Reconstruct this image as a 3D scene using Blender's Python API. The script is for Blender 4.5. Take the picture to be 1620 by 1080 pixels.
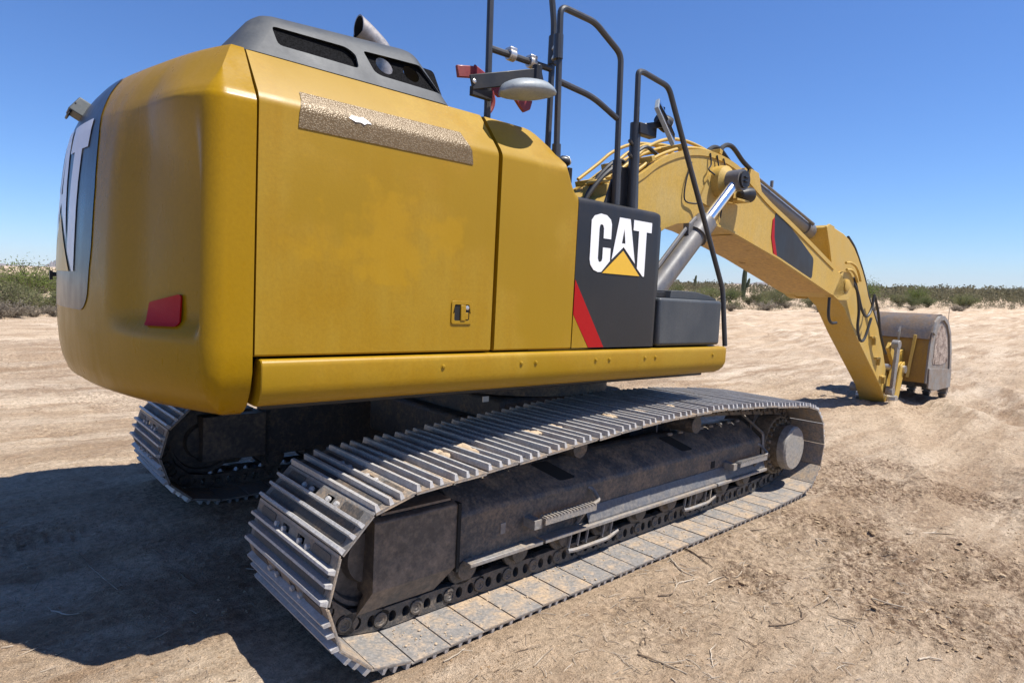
import bpy, bmesh, math, random
import numpy as np
from mathutils import Vector, Matrix, Euler
from mathutils.geometry import tessellate_polygon

random.seed(7)
np.random.seed(7)
PI = math.pi
scene = bpy.context.scene
COL = scene.collection
for o in list(bpy.data.objects):
    bpy.data.objects.remove(o)

# ------------------------------------------------------------------ camera
cd = bpy.data.cameras.new('camera')
cam = bpy.data.objects.new('camera', cd)
COL.objects.link(cam)
scene.camera = cam
cd.sensor_width = 36.0
cd.lens = 21.834
cd.clip_start = 0.05
cd.clip_end = 40000
CAM = Vector((-3.464, -3.842, 1.819))
rt = Vector((0.742, -0.670, 0.025)).normalized()
fw = Vector((0.669, 0.736, -0.101)).normalized()
rt = (rt - fw * rt.dot(fw)).normalized()
up = rt.cross(fw)
cam.matrix_world = Matrix(((rt.x, up.x, -fw.x, CAM.x), (rt.y, up.y, -fw.y, CAM.y), (rt.z, up.z, -fw.z, CAM.z), (0, 0, 0, 1)))

# ------------------------------------------------------------------ sky and sun
SUN = Vector((0.245, -0.366, 0.898)).normalized()
world = bpy.data.worlds.new('World')
scene.world = world
world.use_nodes = True
wn = world.node_tree
sky = wn.nodes.new('ShaderNodeTexSky')
sky.sky_type = 'NISHITA'
sky.sun_disc = False
sky.sun_elevation = math.asin(SUN.z)
sky.sun_rotation = math.atan2(SUN.x, SUN.y)
sky.altitude = 0
sky.air_density = 1.0
sky.dust_density = 0.0
sky.ozone_density = 10.0
bg = wn.nodes['Background']
bg.inputs['Strength'].default_value = 0.077
tint = wn.nodes.new('ShaderNodeMix')          # white balance of the sky: clear desert blue
tint.data_type = 'RGBA'
tint.blend_type = 'MULTIPLY'
tint.inputs[0].default_value = 1.0
tint.inputs[7].default_value = (0.93, 1.04, 1.25, 1)
wn.links.new(sky.outputs['Color'], tint.inputs[6])
wn.links.new(tint.outputs[2], bg.inputs['Color'])
sd = bpy.data.lights.new('sun', 'SUN')
sd.energy = 4.9
sd.angle = math.radians(0.53)
sd.color = (1.0, 0.955, 0.88)
sun = bpy.data.objects.new('sun', sd)
COL.objects.link(sun)
sun.rotation_euler = SUN.to_track_quat('Z', 'Y').to_euler()
sun.location = (5, -10, 30)
vs = scene.view_settings
vs.view_transform = 'Standard'
vs.look = 'None'
vs.exposure = 0.68
vs.gamma = 1.0
vs.use_curve_mapping = False
scene.render.engine = 'CYCLES'
scene.render.resolution_x = 1024
scene.render.resolution_y = 682

# ------------------------------------------------------------------ materials
MAT = {}


def nt(name):
    m = bpy.data.materials.new(name)
    m.use_nodes = True
    MAT[name] = m
    t = m.node_tree
    return m, t, t.nodes['Principled BSDF']


def noise(t, scale, detail=4, rough=0.6, vec=None, dim=None):
    n = t.nodes.new('ShaderNodeTexNoise')
    n.inputs['Scale'].default_value = scale
    n.inputs['Detail'].default_value = detail
    n.inputs['Roughness'].default_value = rough
    if vec is not None:
        t.links.new(vec, n.inputs['Vector'])
    return n.outputs['Fac']


def ramp(t, fac, stops):
    r = t.nodes.new('ShaderNodeValToRGB')
    el = r.color_ramp.elements
    while len(el) < len(stops):
        el.new(0.5)
    for e, (p, c) in zip(el, stops):
        e.position = p
        e.color = (c, c, c, 1) if not isinstance(c, tuple) else (*c, 1)
    t.links.new(fac, r.inputs['Fac'])
    return r.outputs['Color']


def mixc(t, fac, a, b, mode='MIX'):
    m = t.nodes.new('ShaderNodeMix')
    m.data_type = 'RGBA'
    m.blend_type = mode
    for sock, v in ((m.inputs[0], fac), (m.inputs[6], a), (m.inputs[7], b)):
        if isinstance(v, (int, float)):
            sock.default_value = v
        elif isinstance(v, tuple):
            sock.default_value = (*v, 1)
        else:
            t.links.new(v, sock)
    return m.outputs[2]


def math2(t, op, a, b):
    m = t.nodes.new('ShaderNodeMath')
    m.operation = op
    for s, v in ((m.inputs[0], a), (m.inputs[1], b)):
        if isinstance(v, (int, float)):
            s.default_value = v
        else:
            t.links.new(v, s)
    return m.outputs[0]


def bump(t, bs, h, strength=0.2, dist=0.01):
    b = t.nodes.new('ShaderNodeBump')
    b.inputs['Strength'].default_value = strength
    b.inputs['Distance'].default_value = dist
    t.links.new(h, b.inputs['Height'])
    t.links.new(b.outputs['Normal'], bs.inputs['Normal'])


def coords(t, sx=1, sy=1, sz=1, kind='Object', rot=(0, 0, 0)):
    c = t.nodes.new('ShaderNodeTexCoord')
    m = t.nodes.new('ShaderNodeMapping')
    m.inputs['Scale'].default_value = (sx, sy, sz)
    m.inputs['Rotation'].default_value = rot
    t.links.new(c.outputs[kind], m.inputs['Vector'])
    return m.outputs['Vector']


def paint(name, col, dust=(0.42, 0.31, 0.19), amount=0.25, rough=0.34, coat=0.25, grain=0.10, spec=0.5, metal=0.0, crough=0.18, patch=None):
    """painted sheet metal with a thin uneven film of desert dust and orange peel"""
    m, t, bs = nt(name)
    v = coords(t)
    big = noise(t, 2.1, 5, 0.62, v)
    fine = noise(t, 60, 3, 0.7, v)
    streak = noise(t, 5.0, 4, 0.6, coords(t, 3, 3, 0.35))
    k = math2(t, 'ADD', math2(t, 'MULTIPLY', big, 0.65), math2(t, 'MULTIPLY', streak, 0.35))
    f = ramp(t, k, [(0.40, 0.0), (0.62, amount)])
    c = mixc(t, f, col, dust)
    g = ramp(t, fine, [(0.35, 1 - grain), (0.65, 1 + grain)])
    c = mixc(t, 1.0, c, g, 'MULTIPLY')
    if patch:
        pn = noise(t, 1.3, 3, 0.55, coords(t, 1, 1, 1.25))
        pf = ramp(t, pn, [(0.53, 0.0), (0.57, 0.65), (0.62, 0.85)])
        c = mixc(t, pf, c, patch)
        if name == 'yellow_paint':          # a wiped, cleaner smear across the doors
            sp = t.nodes.new('ShaderNodeSeparateXYZ')
            t.links.new(v, sp.inputs[0])
            ex_ = math2(t, 'MULTIPLY', math2(t, 'ADD', sp.outputs[0], 2.02), 2.3)
            ez_ = math2(t, 'MULTIPLY', math2(t, 'SUBTRACT', sp.outputs[2], 1.92), 4.6)
            rad = math2(t, 'ADD', math2(t, 'MULTIPLY', ex_, ex_), math2(t, 'MULTIPLY', ez_, ez_))
            msk = math2(t, 'ADD', math2(t, 'SUBTRACT', 1.0, rad), math2(t, 'MULTIPLY', math2(t, 'SUBTRACT', noise(t, 4.5, 4, 0.6, v), 0.5), 5.0))
            c = mixc(t, ramp(t, msk, [(0.30, 0.0), (0.80, 0.55)]), c, (0.385, 0.215, 0.0013))
    t.links.new(c, bs.inputs['Base Color'])
    rr = ramp(t, k, [(0.38, rough), (0.64, min(rough + 0.22, 1))])
    t.links.new(rr, bs.inputs['Roughness'])
    bs.inputs['Coat Weight'].default_value = coat
    bs.inputs['Coat Roughness'].default_value = crough
    bs.inputs['Specular IOR Level'].default_value = spec
    bs.inputs['Metallic'].default_value = metal
    bump(t, bs, math2(t, 'ADD', noise(t, 90, 2, 0.5, v), math2(t, 'MULTIPLY', noise(t, 2.5, 2, 0.5, v), 3.0)), 0.045, 0.01)
    return m


YEL = paint('yellow_paint', (0.3036, 0.1669, 0.002159), dust=(0.341, 0.2176, 0.01728), amount=0.55, spec=0.15, coat=0.36, crough=0.44, grain=0.06, patch=(0.2911, 0.1687, 0.0007198))
CWT = paint('yellow_casting_paint', (0.2953, 0.1643, 0.002159), dust=(0.2828, 0.182, 0.01799), amount=0.15, rough=0.22, coat=0.06, grain=0.05, spec=0.14, crough=0.2)
BOOMY = paint('yellow_boom_paint', (0.4639, 0.2897, 0.04799), dust=(0.4319, 0.3359, 0.16), amount=0.45, rough=0.45, coat=0.05, spec=0.3)
BLK = paint('black_paint', (0.0125, 0.0125, 0.0135), dust=(0.13, 0.105, 0.08), amount=0.07, rough=0.38, coat=0.1, spec=0.35)
PLA = paint('black_plastic', (0.030, 0.036, 0.043), dust=(0.23, 0.22, 0.20), amount=0.14, rough=0.5, coat=0.0)
REARB = paint('black_gloss_decal', (0.016, 0.016, 0.0184), dust=(0.128, 0.104, 0.07998), amount=0.06, rough=0.24, coat=0.25, grain=0.02)
RAILM = paint('rail_paint', (0.025, 0.027, 0.031), dust=(0.2, 0.16, 0.12), amount=0.10, rough=0.38, coat=0.2)
WHT = paint('white_vinyl', (0.80, 0.80, 0.80), dust=(0.55, 0.5, 0.42), amount=0.10, rough=0.35, grain=0.02)
RED = paint('red_vinyl', (0.34, 0.006, 0.007), dust=(0.3, 0.1, 0.06), amount=0.05, rough=0.38, grain=0.03, coat=0.0, spec=0.15)
TRI = paint('logo_yellow', (0.688, 0.3956, 0.0129), amount=0.06, rough=0.35, grain=0.02)
REDP = paint('red_metal', (0.20, 0.006, 0.010), amount=0.1, rough=0.4)
LAMPG = paint('grey_lamp_shell', (0.055, 0.066, 0.070), dust=(0.14, 0.13, 0.12), amount=0.15, rough=0.4, coat=0.0)
GREYP = paint('grey_shell', (0.2236, 0.258, 0.2795), dust=(0.258, 0.2408, 0.215), amount=0.2, rough=0.4)
CYLG = paint('grey_cylinder_paint', (0.095, 0.095, 0.10), dust=(0.3, 0.24, 0.17), amount=0.3, rough=0.4)
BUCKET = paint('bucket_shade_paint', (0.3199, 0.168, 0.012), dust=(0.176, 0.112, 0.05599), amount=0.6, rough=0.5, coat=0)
RUB, t_, b_ = nt('rubber_hose')
b_.inputs['Base Color'].default_value = (0.018, 0.018, 0.019, 1)
b_.inputs['Roughness'].default_value = 0.55
CHR, t_, b_ = nt('chrome_rod')
b_.inputs['Base Color'].default_value = (0.78, 0.79, 0.80, 1)
b_.inputs['Metallic'].default_value = 1.0
b_.inputs['Roughness'].default_value = 0.22
MIR, t_, b_ = nt('mirror_glass')
b_.inputs['Base Color'].default_value = (0.85, 0.86, 0.87, 1)
b_.inputs['Metallic'].default_value = 1.0
b_.inputs['Roughness'].default_value = 0.04
ZNC, t_, b_ = nt('zinc_metal')
b_.inputs['Base Color'].default_value = (0.55, 0.53, 0.50, 1)
b_.inputs['Metallic'].default_value = 0.8
b_.inputs['Roughness'].default_value = 0.38
GLS, t_, b_ = nt('tinted_glass')
b_.inputs['Base Color'].default_value = (0.03, 0.045, 0.045, 1)
b_.inputs['Roughness'].default_value = 0.05
b_.inputs['Coat Weight'].default_value = 0.6
LENS, t_, b_ = nt('lamp_lens')
b_.inputs['Base Color'].default_value = (0.75, 0.76, 0.76, 1)
b_.inputs['Roughness'].default_value = 0.12
b_.inputs['Metallic'].default_value = 0.3
DRK, t_, b_ = nt('dark_interior')
b_.inputs['Base Color'].default_value = (0.008, 0.008, 0.008, 1)
b_.inputs['Roughness'].default_value = 0.9


def steel(name, base, dirt, amount, metal=0.55, rough=0.45, sc=6.0, lo=0.45, hi=0.60, bmp=0.25):
    m, t, bs = nt(name)
    v = coords(t)
    oi = t.nodes.new('ShaderNodeObjectInfo')
    off = t.nodes.new('ShaderNodeVectorMath')
    off.operation = 'ADD'
    mu = t.nodes.new('ShaderNodeVectorMath')
    mu.operation = 'SCALE'
    mu.inputs[0].default_value = (37.0, 19.0, 53.0)
    t.links.new(oi.outputs['Random'], mu.inputs['Scale'])
    t.links.new(v, off.inputs[0])
    t.links.new(mu.outputs[0], off.inputs[1])
    w = off.outputs[0]
    n1 = noise(t, sc, 6, 0.68, w)
    n2 = noise(t, sc * 7, 4, 0.7, w)
    k = math2(t, 'ADD', math2(t, 'MULTIPLY', n1, 0.7), math2(t, 'MULTIPLY', n2, 0.3))
    k2 = math2(t, 'ADD', k, math2(t, 'MULTIPLY', math2(t, 'SUBTRACT', oi.outputs['Random'], 0.5), 0.09))
    f = ramp(t, k2, [(lo, 0.0), (hi, amount)])
    var = ramp(t, n2, [(0.3, 0.7), (0.7, 1.25)])
    c = mixc(t, 1.0, mixc(t, f, base, dirt), var, 'MULTIPLY')
    t.links.new(c, bs.inputs['Base Color'])
    inv = math2(t, 'SUBTRACT', 1.0, f)
    t.links.new(math2(t, 'MULTIPLY', inv, metal), bs.inputs['Metallic'])
    t.links.new(ramp(t, f, [(0.0, rough), (1.0, 0.9)]), bs.inputs['Roughness'])
    bump(t, bs, n2, bmp, 0.008)
    return m


TIPS = steel('grouser_steel', (0.4403, 0.4266, 0.4128), (0.2752, 0.2202, 0.1651), 0.6, 0.12, 0.42, 9, 0.50, 0.68)
PLT = steel('shoe_plate_steel', (0.2322, 0.2193, 0.2064), (0.387, 0.2795, 0.1763), 0.9, 0.08, 0.5, 8, 0.44, 0.62)
PLO = steel('shoe_outer_steel', (0.1462, 0.1376, 0.129), (0.2838, 0.2064, 0.1376), 0.9, 0.1, 0.55, 9, 0.44, 0.60)
POCK = steel('shoe_pocket_dirt', (0.0731, 0.06708, 0.06192), (0.1376, 0.1015, 0.0731), 0.85, 0.2, 0.6, 9, 0.45, 0.58)
LINK = steel('chain_steel', (0.0817, 0.0774, 0.0731), (0.1892, 0.1419, 0.0989), 0.7, 0.35, 0.5, 14, 0.46, 0.58)
FRM = steel('frame_paint', (0.06192, 0.0602, 0.0602), (0.2322, 0.1677, 0.1118), 0.85, 0.0, 0.5, 6.5, 0.46, 0.64, 0.7)
FRG = steel('guard_metal', (0.086, 0.0774, 0.07138), (0.2408, 0.1806, 0.1247), 0.80, 0.10, 0.5, 4.0, 0.44, 0.64, 0.35)
RAILS = steel('worn_ledge_steel', (0.258, 0.2494, 0.2408), (0.258, 0.1978, 0.1376), 0.8, 0.25, 0.5, 6, 0.42, 0.6)
LPL = steel('lower_plate_paint', (0.1161, 0.1161, 0.1204), (0.2064, 0.172, 0.1333), 0.6, 0.15, 0.5, 6, 0.42, 0.66)
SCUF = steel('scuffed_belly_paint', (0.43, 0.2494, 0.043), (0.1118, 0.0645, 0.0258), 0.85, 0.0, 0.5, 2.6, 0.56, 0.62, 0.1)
FDR = steel('final_drive_paint', (0.0989, 0.0731, 0.043), (0.2064, 0.1548, 0.1032), 0.8, 0.05, 0.6, 5, 0.42, 0.6)
CAPM = steel('drive_cap_paint', (0.258, 0.2451, 0.2236), (0.3096, 0.2494, 0.1806), 0.7, 0.05, 0.6, 5, 0.42, 0.62)
WORN = steel('worn_bucket_steel', (0.25, 0.245, 0.235), (0.20, 0.135, 0.085), 0.7, 0.25, 0.5, 4, 0.44, 0.6)
HEEL = steel('worn_heel_steel', (0.125, 0.11, 0.105), (0.15, 0.095, 0.055), 0.8, 0.2, 0.5, 5, 0.44, 0.6)
CHEEK = steel('scabbed_cheek', (0.10, 0.055, 0.035), (0.42, 0.34, 0.28), 0.9, 0.1, 0.6, 7, 0.40, 0.56, 0.8)
TOOTH = steel('tooth_steel', (0.14, 0.13, 0.12), (0.3, 0.24, 0.18), 0.6, 0.3, 0.5, 8, 0.44, 0.6)
EXH = steel('exhaust_steel', (0.33, 0.31, 0.30), (0.2, 0.15, 0.12), 0.5, 0.5, 0.45, 6, 0.46, 0.62)

# mesh grille behind the hood windows
GRI, t, bs = nt('grille_mesh')
v = coords(t, 1, 1, 1)
w1 = t.nodes.new('ShaderNodeTexVoronoi')
w1.inputs['Scale'].default_value = 120
t.links.new(v, w1.inputs['Vector'])
t.links.new(ramp(t, w1.outputs['Distance'], [(0.2, (0.002, 0.002, 0.002)), (0.6, (0.010, 0.010, 0.011))]), bs.inputs['Base Color'])
bs.inputs['Roughness'].default_value = 0.9
bs.inputs['Specular IOR Level'].default_value = 0.05

# anti slip strip: grit sheet, grey brown
GRIT, t, bs = nt('anti_slip_sheet')
v = coords(t)
vr = t.nodes.new('ShaderNodeTexVoronoi')
vr.inputs['Scale'].default_value = 150
t.links.new(v, vr.inputs['Vector'])
d = ramp(t, vr.outputs['Distance'], [(0.10, 1.0), (0.62, 0.0)])
nb = noise(t, 4, 4, 0.6, v)
c = mixc(t, d, mixc(t, nb, (0.125, 0.075, 0.022), (0.16, 0.105, 0.045)), (0.22, 0.165, 0.095))
t.links.new(c, bs.inputs['Base Color'])
bs.inputs['Roughness'].default_value = 0.38
bs.inputs['Metallic'].default_value = 0.15
bump(t, bs, d, 0.35, 0.004)

# ground
GRD, t, bs = nt('desert_soil')
v = coords(t)
vd = coords(t, 0.35, 1.4, 1, rot=(0, 0, math.radians(-8)))
n_big = noise(t, 0.22, 5, 0.6, v)
n_band = noise(t, 0.9, 8, 0.68, vd)
n_str = noise(t, 1.7, 9, 0.72, coords(t, 0.22, 1.6, 1, rot=(0, 0, math.radians(-4))))
n_mid = noise(t, 3.2, 6, 0.68, v)
n_fin = noise(t, 26, 5, 0.72, v)
n_grn = noise(t, 120, 3, 0.7, v)
ca = mixc(t, ramp(t, n_band, [(0.38, 0.0), (0.60, 1.0)]), (0.3728, 0.2687, 0.1767), (0.6416, 0.5209, 0.388))
ca = mixc(t, ramp(t, n_str, [(0.41, 0.85), (0.52, 0.0)]), ca, (0.3121, 0.2109, 0.1302))
cb = mixc(t, ramp(t, n_big, [(0.40, 0.0), (0.60, 0.65)]), ca, (0.5202, 0.3892, 0.263))
cc = mixc(t, ramp(t, n_mid, [(0.52, 0.0), (0.72, 0.65)]), cb, (0.3121, 0.2109, 0.1339))
at = t.nodes.new('ShaderNodeAttribute')
at.attribute_name = 'disturbed'
cc = mixc(t, math2(t, 'MULTIPLY', at.outputs['Fac'], ramp(t, n_fin, [(0.38, 1.0), (0.58, 0.15)])), cc, (0.1907, 0.1205, 0.07581))
cd_ = mixc(t, 1.0, cc, ramp(t, n_fin, [(0.25, 0.62), (0.72, 1.32)]), 'MULTIPLY')
ce = mixc(t, 1.0, cd_, ramp(t, n_grn, [(0.25, 0.78), (0.75, 1.22)]), 'MULTIPLY')
t.links.new(ce, bs.inputs['Base Color'])
bs.inputs['Roughness'].default_value = 0.95
bs.inputs['Specular IOR Level'].default_value = 0.15
b1 = t.nodes.new('ShaderNodeBump')
b1.inputs['Strength'].default_value = 0.85
b1.inputs['Distance'].default_value = 0.10
t.links.new(math2(t, 'ADD', n_str, math2(t, 'MULTIPLY', n_mid, 0.5)), b1.inputs['Height'])
b2 = t.nodes.new('ShaderNodeBump')
b2.inputs['Strength'].default_value = 1.0
b2.inputs['Distance'].default_value = 0.032
t.links.new(math2(t, 'ADD', math2(t, 'MULTIPLY', n_fin, 1.0), math2(t, 'MULTIPLY', n_grn, 0.4)), b2.inputs['Height'])
t.links.new(b1.outputs['Normal'], b2.inputs['Normal'])
t.links.new(b2.outputs['Normal'], bs.inputs['Normal'])

CLOD, t, bs = nt('soil_clods')
v = coords(t)
t.links.new(mixc(t, ramp(t, noise(t, 2.0, 3, 0.6, v), [(0.35, 0.0), (0.65, 1.0)]), (0.2295, 0.1487, 0.08075), (0.425, 0.3187, 0.204)), bs.inputs['Base Color'])
bs.inputs['Roughness'].default_value = 0.95
MUD, t, bs = nt('dried_mud')
v = coords(t)
t.links.new(mixc(t, noise(t, 14, 4, 0.6, v), (0.33, 0.235, 0.145), (0.52, 0.41, 0.285)), bs.inputs['Base Color'])
bs.inputs['Roughness'].default_value = 0.95
TWG, t, bs = nt('dry_twig')
v = coords(t)
t.links.new(mixc(t, ramp(t, noise(t, 3.0, 3, 0.6, v), [(0.4, 0.0), (0.6, 1.0)]), (0.1785, 0.1232, 0.0765), (0.4675, 0.391, 0.2975)), bs.inputs['Base Color'])
bs.inputs['Roughness'].default_value = 0.85


def leafmat(name, a, b):
    m, t, bs = nt(name)
    v = coords(t)
    oi = t.nodes.new('ShaderNodeObjectInfo')
    n = noise(t, 2.6, 4, 0.65, v)
    k = math2(t, 'ADD', n, math2(t, 'MULTIPLY', math2(t, 'SUBTRACT', oi.outputs['Random'], 0.5), 0.35))
    t.links.new(mixc(t, ramp(t, k, [(0.35, 0.0), (0.65, 1.0)]), a, b), bs.inputs['Base Color'])
    bs.inputs['Roughness'].default_value = 0.8
    bs.inputs['Specular IOR Level'].default_value = 0.2
    tr = t.nodes.new('ShaderNodeBsdfTranslucent')
    col = bs.inputs['Base Color'].links[0].from_socket
    t.links.new(col, tr.inputs['Color'])
    mx = t.nodes.new('ShaderNodeMixShader')
    mx.inputs[0].default_value = 0.45 if ('leaf' in name or 'brush' in name) else 0.0
    t.links.new(bs.outputs[0], mx.inputs[1])
    t.links.new(tr.outputs[0], mx.inputs[2])
    t.links.new(mx.outputs[0], t.nodes['Material Output'].inputs['Surface'])
    return m


LGRN = leafmat('shrub_leaf_green', (0.1032, 0.1247, 0.0473), (0.1849, 0.1935, 0.0817))
LOLV = leafmat('shrub_leaf_olive', (0.1462, 0.1462, 0.0688), (0.2236, 0.215, 0.1075))
LGRY = leafmat('dry_brush_grey', (0.2064, 0.1763, 0.129), (0.2924, 0.2494, 0.1892))
LTRE = leafmat('tree_leaf_green', (0.086, 0.129, 0.0301), (0.1634, 0.1978, 0.0559))
STEM = leafmat('shrub_stem', (0.09, 0.07, 0.05), (0.15, 0.12, 0.09))
CACT = leafmat('cactus_skin', (0.05, 0.065, 0.035), (0.09, 0.10, 0.055))
FARS = leafmat('far_scrub_leaf', (0.086, 0.0903, 0.0473), (0.1634, 0.1462, 0.0903))
HIL, t, bs = nt('hill_rock')
bs.inputs['Base Color'].default_value = (0.16, 0.13, 0.11, 1)
bs.inputs['Roughness'].default_value = 0.95

# ------------------------------------------------------------------ mesh helpers


class MB:
    def __init__(self):
        self.v = []
        self.f = []
        self.mi = []

    def add(self, vs_, fs_, mi=0):
        b = len(self.v)
        self.v += [tuple(p) for p in vs_]
        self.f += [tuple(i + b for i in f) for f in fs_]
        self.mi += [mi] * len(fs_)
        return self

    def box(self, c, s, rot=None, mi=0, taper=1.0):
        x, y, z = (k / 2 for k in s)
        p = [Vector((-x, -y, -z)), Vector((x, -y, -z)), Vector((x, y, -z)), Vector((-x, y, -z)),
             Vector((-x * taper, -y * taper, z)), Vector((x * taper, -y * taper, z)), Vector((x * taper, y * taper, z)), Vector((-x * taper, y * taper, z))]
        R = rot if rot is not None else Matrix.Identity(3)
        c = Vector(c)
        return self.add([R @ q + c for q in p], [(3, 2, 1, 0), (4, 5, 6, 7), (0, 1, 5, 4), (1, 2, 6, 5), (2, 3, 7, 6), (3, 0, 4, 7)], mi)

    def beam(self, a, b, w, h, upv=(0, 0, 1), mi=0):
        a, b = Vector(a), Vector(b)
        d = (b - a)
        L = d.length
        d.normalize()
        u = Vector(upv)
        s = d.cross(u)
        if s.length < 1e-4:
            s = d.cross(Vector((1, 0, 0)))
        s.normalize()
        u = s.cross(d)
        R = Matrix((d, -s, u)).transposed()
        return self.box((a + b) / 2, (L, w, h), R, mi)

    def cyl(self, a, b, r, n=16, r2=None, mi=0, caps=True):
        a, b = Vector(a), Vector(b)
        r2 = r if r2 is None else r2
        d = (b - a).normalized()
        s = d.orthogonal().normalized()
        u = d.cross(s)
        vs_ = []
        for p, rr in ((a, r), (b, r2)):
            for k in range(n):
                t = 2 * PI * k / n
                vs_.append(p + (s * math.cos(t) + u * math.sin(t)) * rr)
        fs_ = [(k, (k + 1) % n, n + (k + 1) % n, n + k) for k in range(n)]
        if caps:
            fs_ += [tuple(range(n - 1, -1, -1)), tuple(range(n, 2 * n))]
        return self.add(vs_, fs_, mi)

    def lathe(self, a, axis, prof, n=24, mi=0):
        """prof: list of (distance along axis, radius)"""
        a = Vector(a)
        d = Vector(axis).normalized()
        s = d.orthogonal().normalized()
        u = d.cross(s)
        vs_ = []
        for (h, r) in prof:
            for k in range(n):
                t = 2 * PI * k / n
                vs_.append(a + d * h + (s * math.cos(t) + u * math.sin(t)) * max(r, 1e-4))
        fs_ = []
        for j in range(len(prof) - 1):
            for k in range(n):
                fs_.append((j * n + k, j * n + (k + 1) % n, (j + 1) * n + (k + 1) % n, (j + 1) * n + k))
        fs_ += [tuple(range(n - 1, -1, -1)), tuple((len(prof) - 1) * n + k for k in range(n))]
        return self.add(vs_, fs_, mi)

    def tube(self, path, r, n=8, bend=0.0, mi=0, seg=5):
        P = [Vector(p) for p in path]
        if bend > 0:
            out = [P[0]]
            for i in range(1, len(P) - 1):
                a, b, c = P[i - 1], P[i], P[i + 1]
                k = min(bend, (a - b).length * 0.45, (c - b).length * 0.45)
                p, q = b + (a - b).normalized() * k, b + (c - b).normalized() * k
                for j in range(seg + 1):
                    t = j / seg
                    out.append((1 - t) ** 2 * p + 2 * t * (1 - t) * b + t * t * q)
            out.append(P[-1])
            P = out
        rr = r if isinstance(r, (list, tuple)) else [r] * len(P)
        if len(rr) != len(P):
            rr = [rr[0] + (rr[-1] - rr[0]) * i / (len(P) - 1) for i in range(len(P))]
        d = (P[1] - P[0]).normalized()
        s = d.orthogonal().normalized()
        vs_ = []
        for i, p in enumerate(P):
            dd = (P[min(i + 1, len(P) - 1)] - P[max(i - 1, 0)]).normalized()
            s = (s - dd * s.dot(dd)).normalized()
            u = dd.cross(s)
            for k in range(n):
                t = 2 * PI * k / n
                vs_.append(p + (s * math.cos(t) + u * math.sin(t)) * rr[i])
        m = len(P)
        fs_ = [(j * n + k, j * n + (k + 1) % n, (j + 1) * n + (k + 1) % n, (j + 1) * n + k) for j in range(m - 1) for k in range(n)]
        fs_ += [tuple(range(n - 1, -1, -1)), tuple((m - 1) * n + k for k in range(n))]
        return self.add(vs_, fs_, mi)

    def prism(self, loops, fn, d0, d1, mi=0, mi_side=None):
        """loops: outline (and holes) in 2D; fn(a, b, depth) gives the 3D point"""
        if not isinstance(loops[0][0], (tuple, list)):
            loops = [loops]
        flat = [p for l in loops for p in l]
        tris = tessellate_polygon([[Vector((p[0], p[1], 0)) for p in l] for l in loops])
        n = len(flat)
        vs_ = [fn(p[0], p[1], d0) for p in flat] + [fn(p[0], p[1], d1) for p in flat]
        fs_ = []
        for a, b, c in tris:
            fs_.append((a, b, c))
            fs_.append((n + c, n + b, n + a))
        self.add(vs_, fs_, mi)
        base = len(self.v) - 2 * n
        k = 0
        for l in loops:
            m = len(l)
            for i in range(m):
                j = (i + 1) % m
                self.f.append((base + k + i, base + k + j, base + n + k + j, base + n + k + i))
                self.mi.append(mi if mi_side is None else mi_side)
            k += m
        return self

    def grid(self, pts, mi=0, closed=False):
        """pts[i][j] rows of points"""
        n = len(pts[0])
        vs_ = [p for row in pts for p in row]
        fs_ = []
        for i in range(len(pts) - 1):
            for j in range(n - 1 + (1 if closed else 0)):
                k = (j + 1) % n
                fs_.append((i * n + j, i * n + k, (i + 1) * n + k, (i + 1) * n + j))
        return self.add(vs_, fs_, mi)

    def build(self, name, mats, parent=None, rz=0.0, smooth=30, bevel=0.0, bseg=2, fix=True, weld=0.0):
        me = bpy.data.meshes.new(name)
        me.from_pydata(self.v, [], self.f)
        mats = mats if isinstance(mats, (list, tuple)) else [mats]
        for m in mats:
            me.materials.append(m)
        if len(mats) > 1:
            me.polygons.foreach_set('material_index', self.mi)
        if fix or weld:
            bm = bmesh.new()
            bm.from_mesh(me)
            if weld:
                bmesh.ops.remove_doubles(bm, verts=bm.verts, dist=weld)
            if fix:
                bmesh.ops.recalc_face_normals(bm, faces=bm.faces)
            bm.to_mesh(me)
            bm.free()
        if smooth:
            me.polygons.foreach_set('use_smooth', [True] * len(me.polygons))
            me.set_sharp_from_angle(angle=math.radians(smooth))
        me.update()
        o = bpy.data.objects.new(name, me)
        COL.objects.link(o)
        if parent is not None:
            o.parent = parent
        o.rotation_euler.z = rz
        if bevel > 0:
            b = o.modifiers.new('bevel', 'BEVEL')
            b.width = bevel
            b.segments = bseg
            b.limit_method = 'ANGLE'
            b.angle_limit = math.radians(40)
        return o


def xz(y):
    """plane fn: 2D (x, z) at depth y"""
    return lambda a, b, d: Vector((a, y + d, b))


def tag(o, label=None, cat=None, group=None, kind=None):
    for k, v in (('label', label), ('category', cat), ('group', group), ('kind', kind)):
        if v:
            o[k] = v
    return o


def empty(name, parent=None, loc=(0, 0, 0), rz=0.0):
    o = bpy.data.objects.new(name, None)
    o.empty_display_size = 0.3
    COL.objects.link(o)
    o.parent = parent
    o.location = loc
    o.rotation_euler.z = rz
    return o


def catmull(P, n=8):
    P = [Vector(p) for p in P]
    Q = [2 * P[0] - P[1]] + P + [2 * P[-1] - P[-2]]
    out = []
    for i in range(1, len(Q) - 2):
        a, b, c, d = Q[i - 1:i + 3]
        for j in range(n):
            t = j / n
            out.append(0.5 * ((2 * b) + (c - a) * t + (2 * a - 5 * b + 4 * c - d) * t * t + (3 * b - a - 3 * c + d) * t ** 3))
    out.append(P[-1])
    return out


def arc(cx, cz, r, a0, a1, n):
    return [(cx + r * math.cos(math.radians(a0 + (a1 - a0) * k / n)), cz + r * math.sin(math.radians(a0 + (a1 - a0) * k / n))) for k in range(n + 1)]


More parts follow.
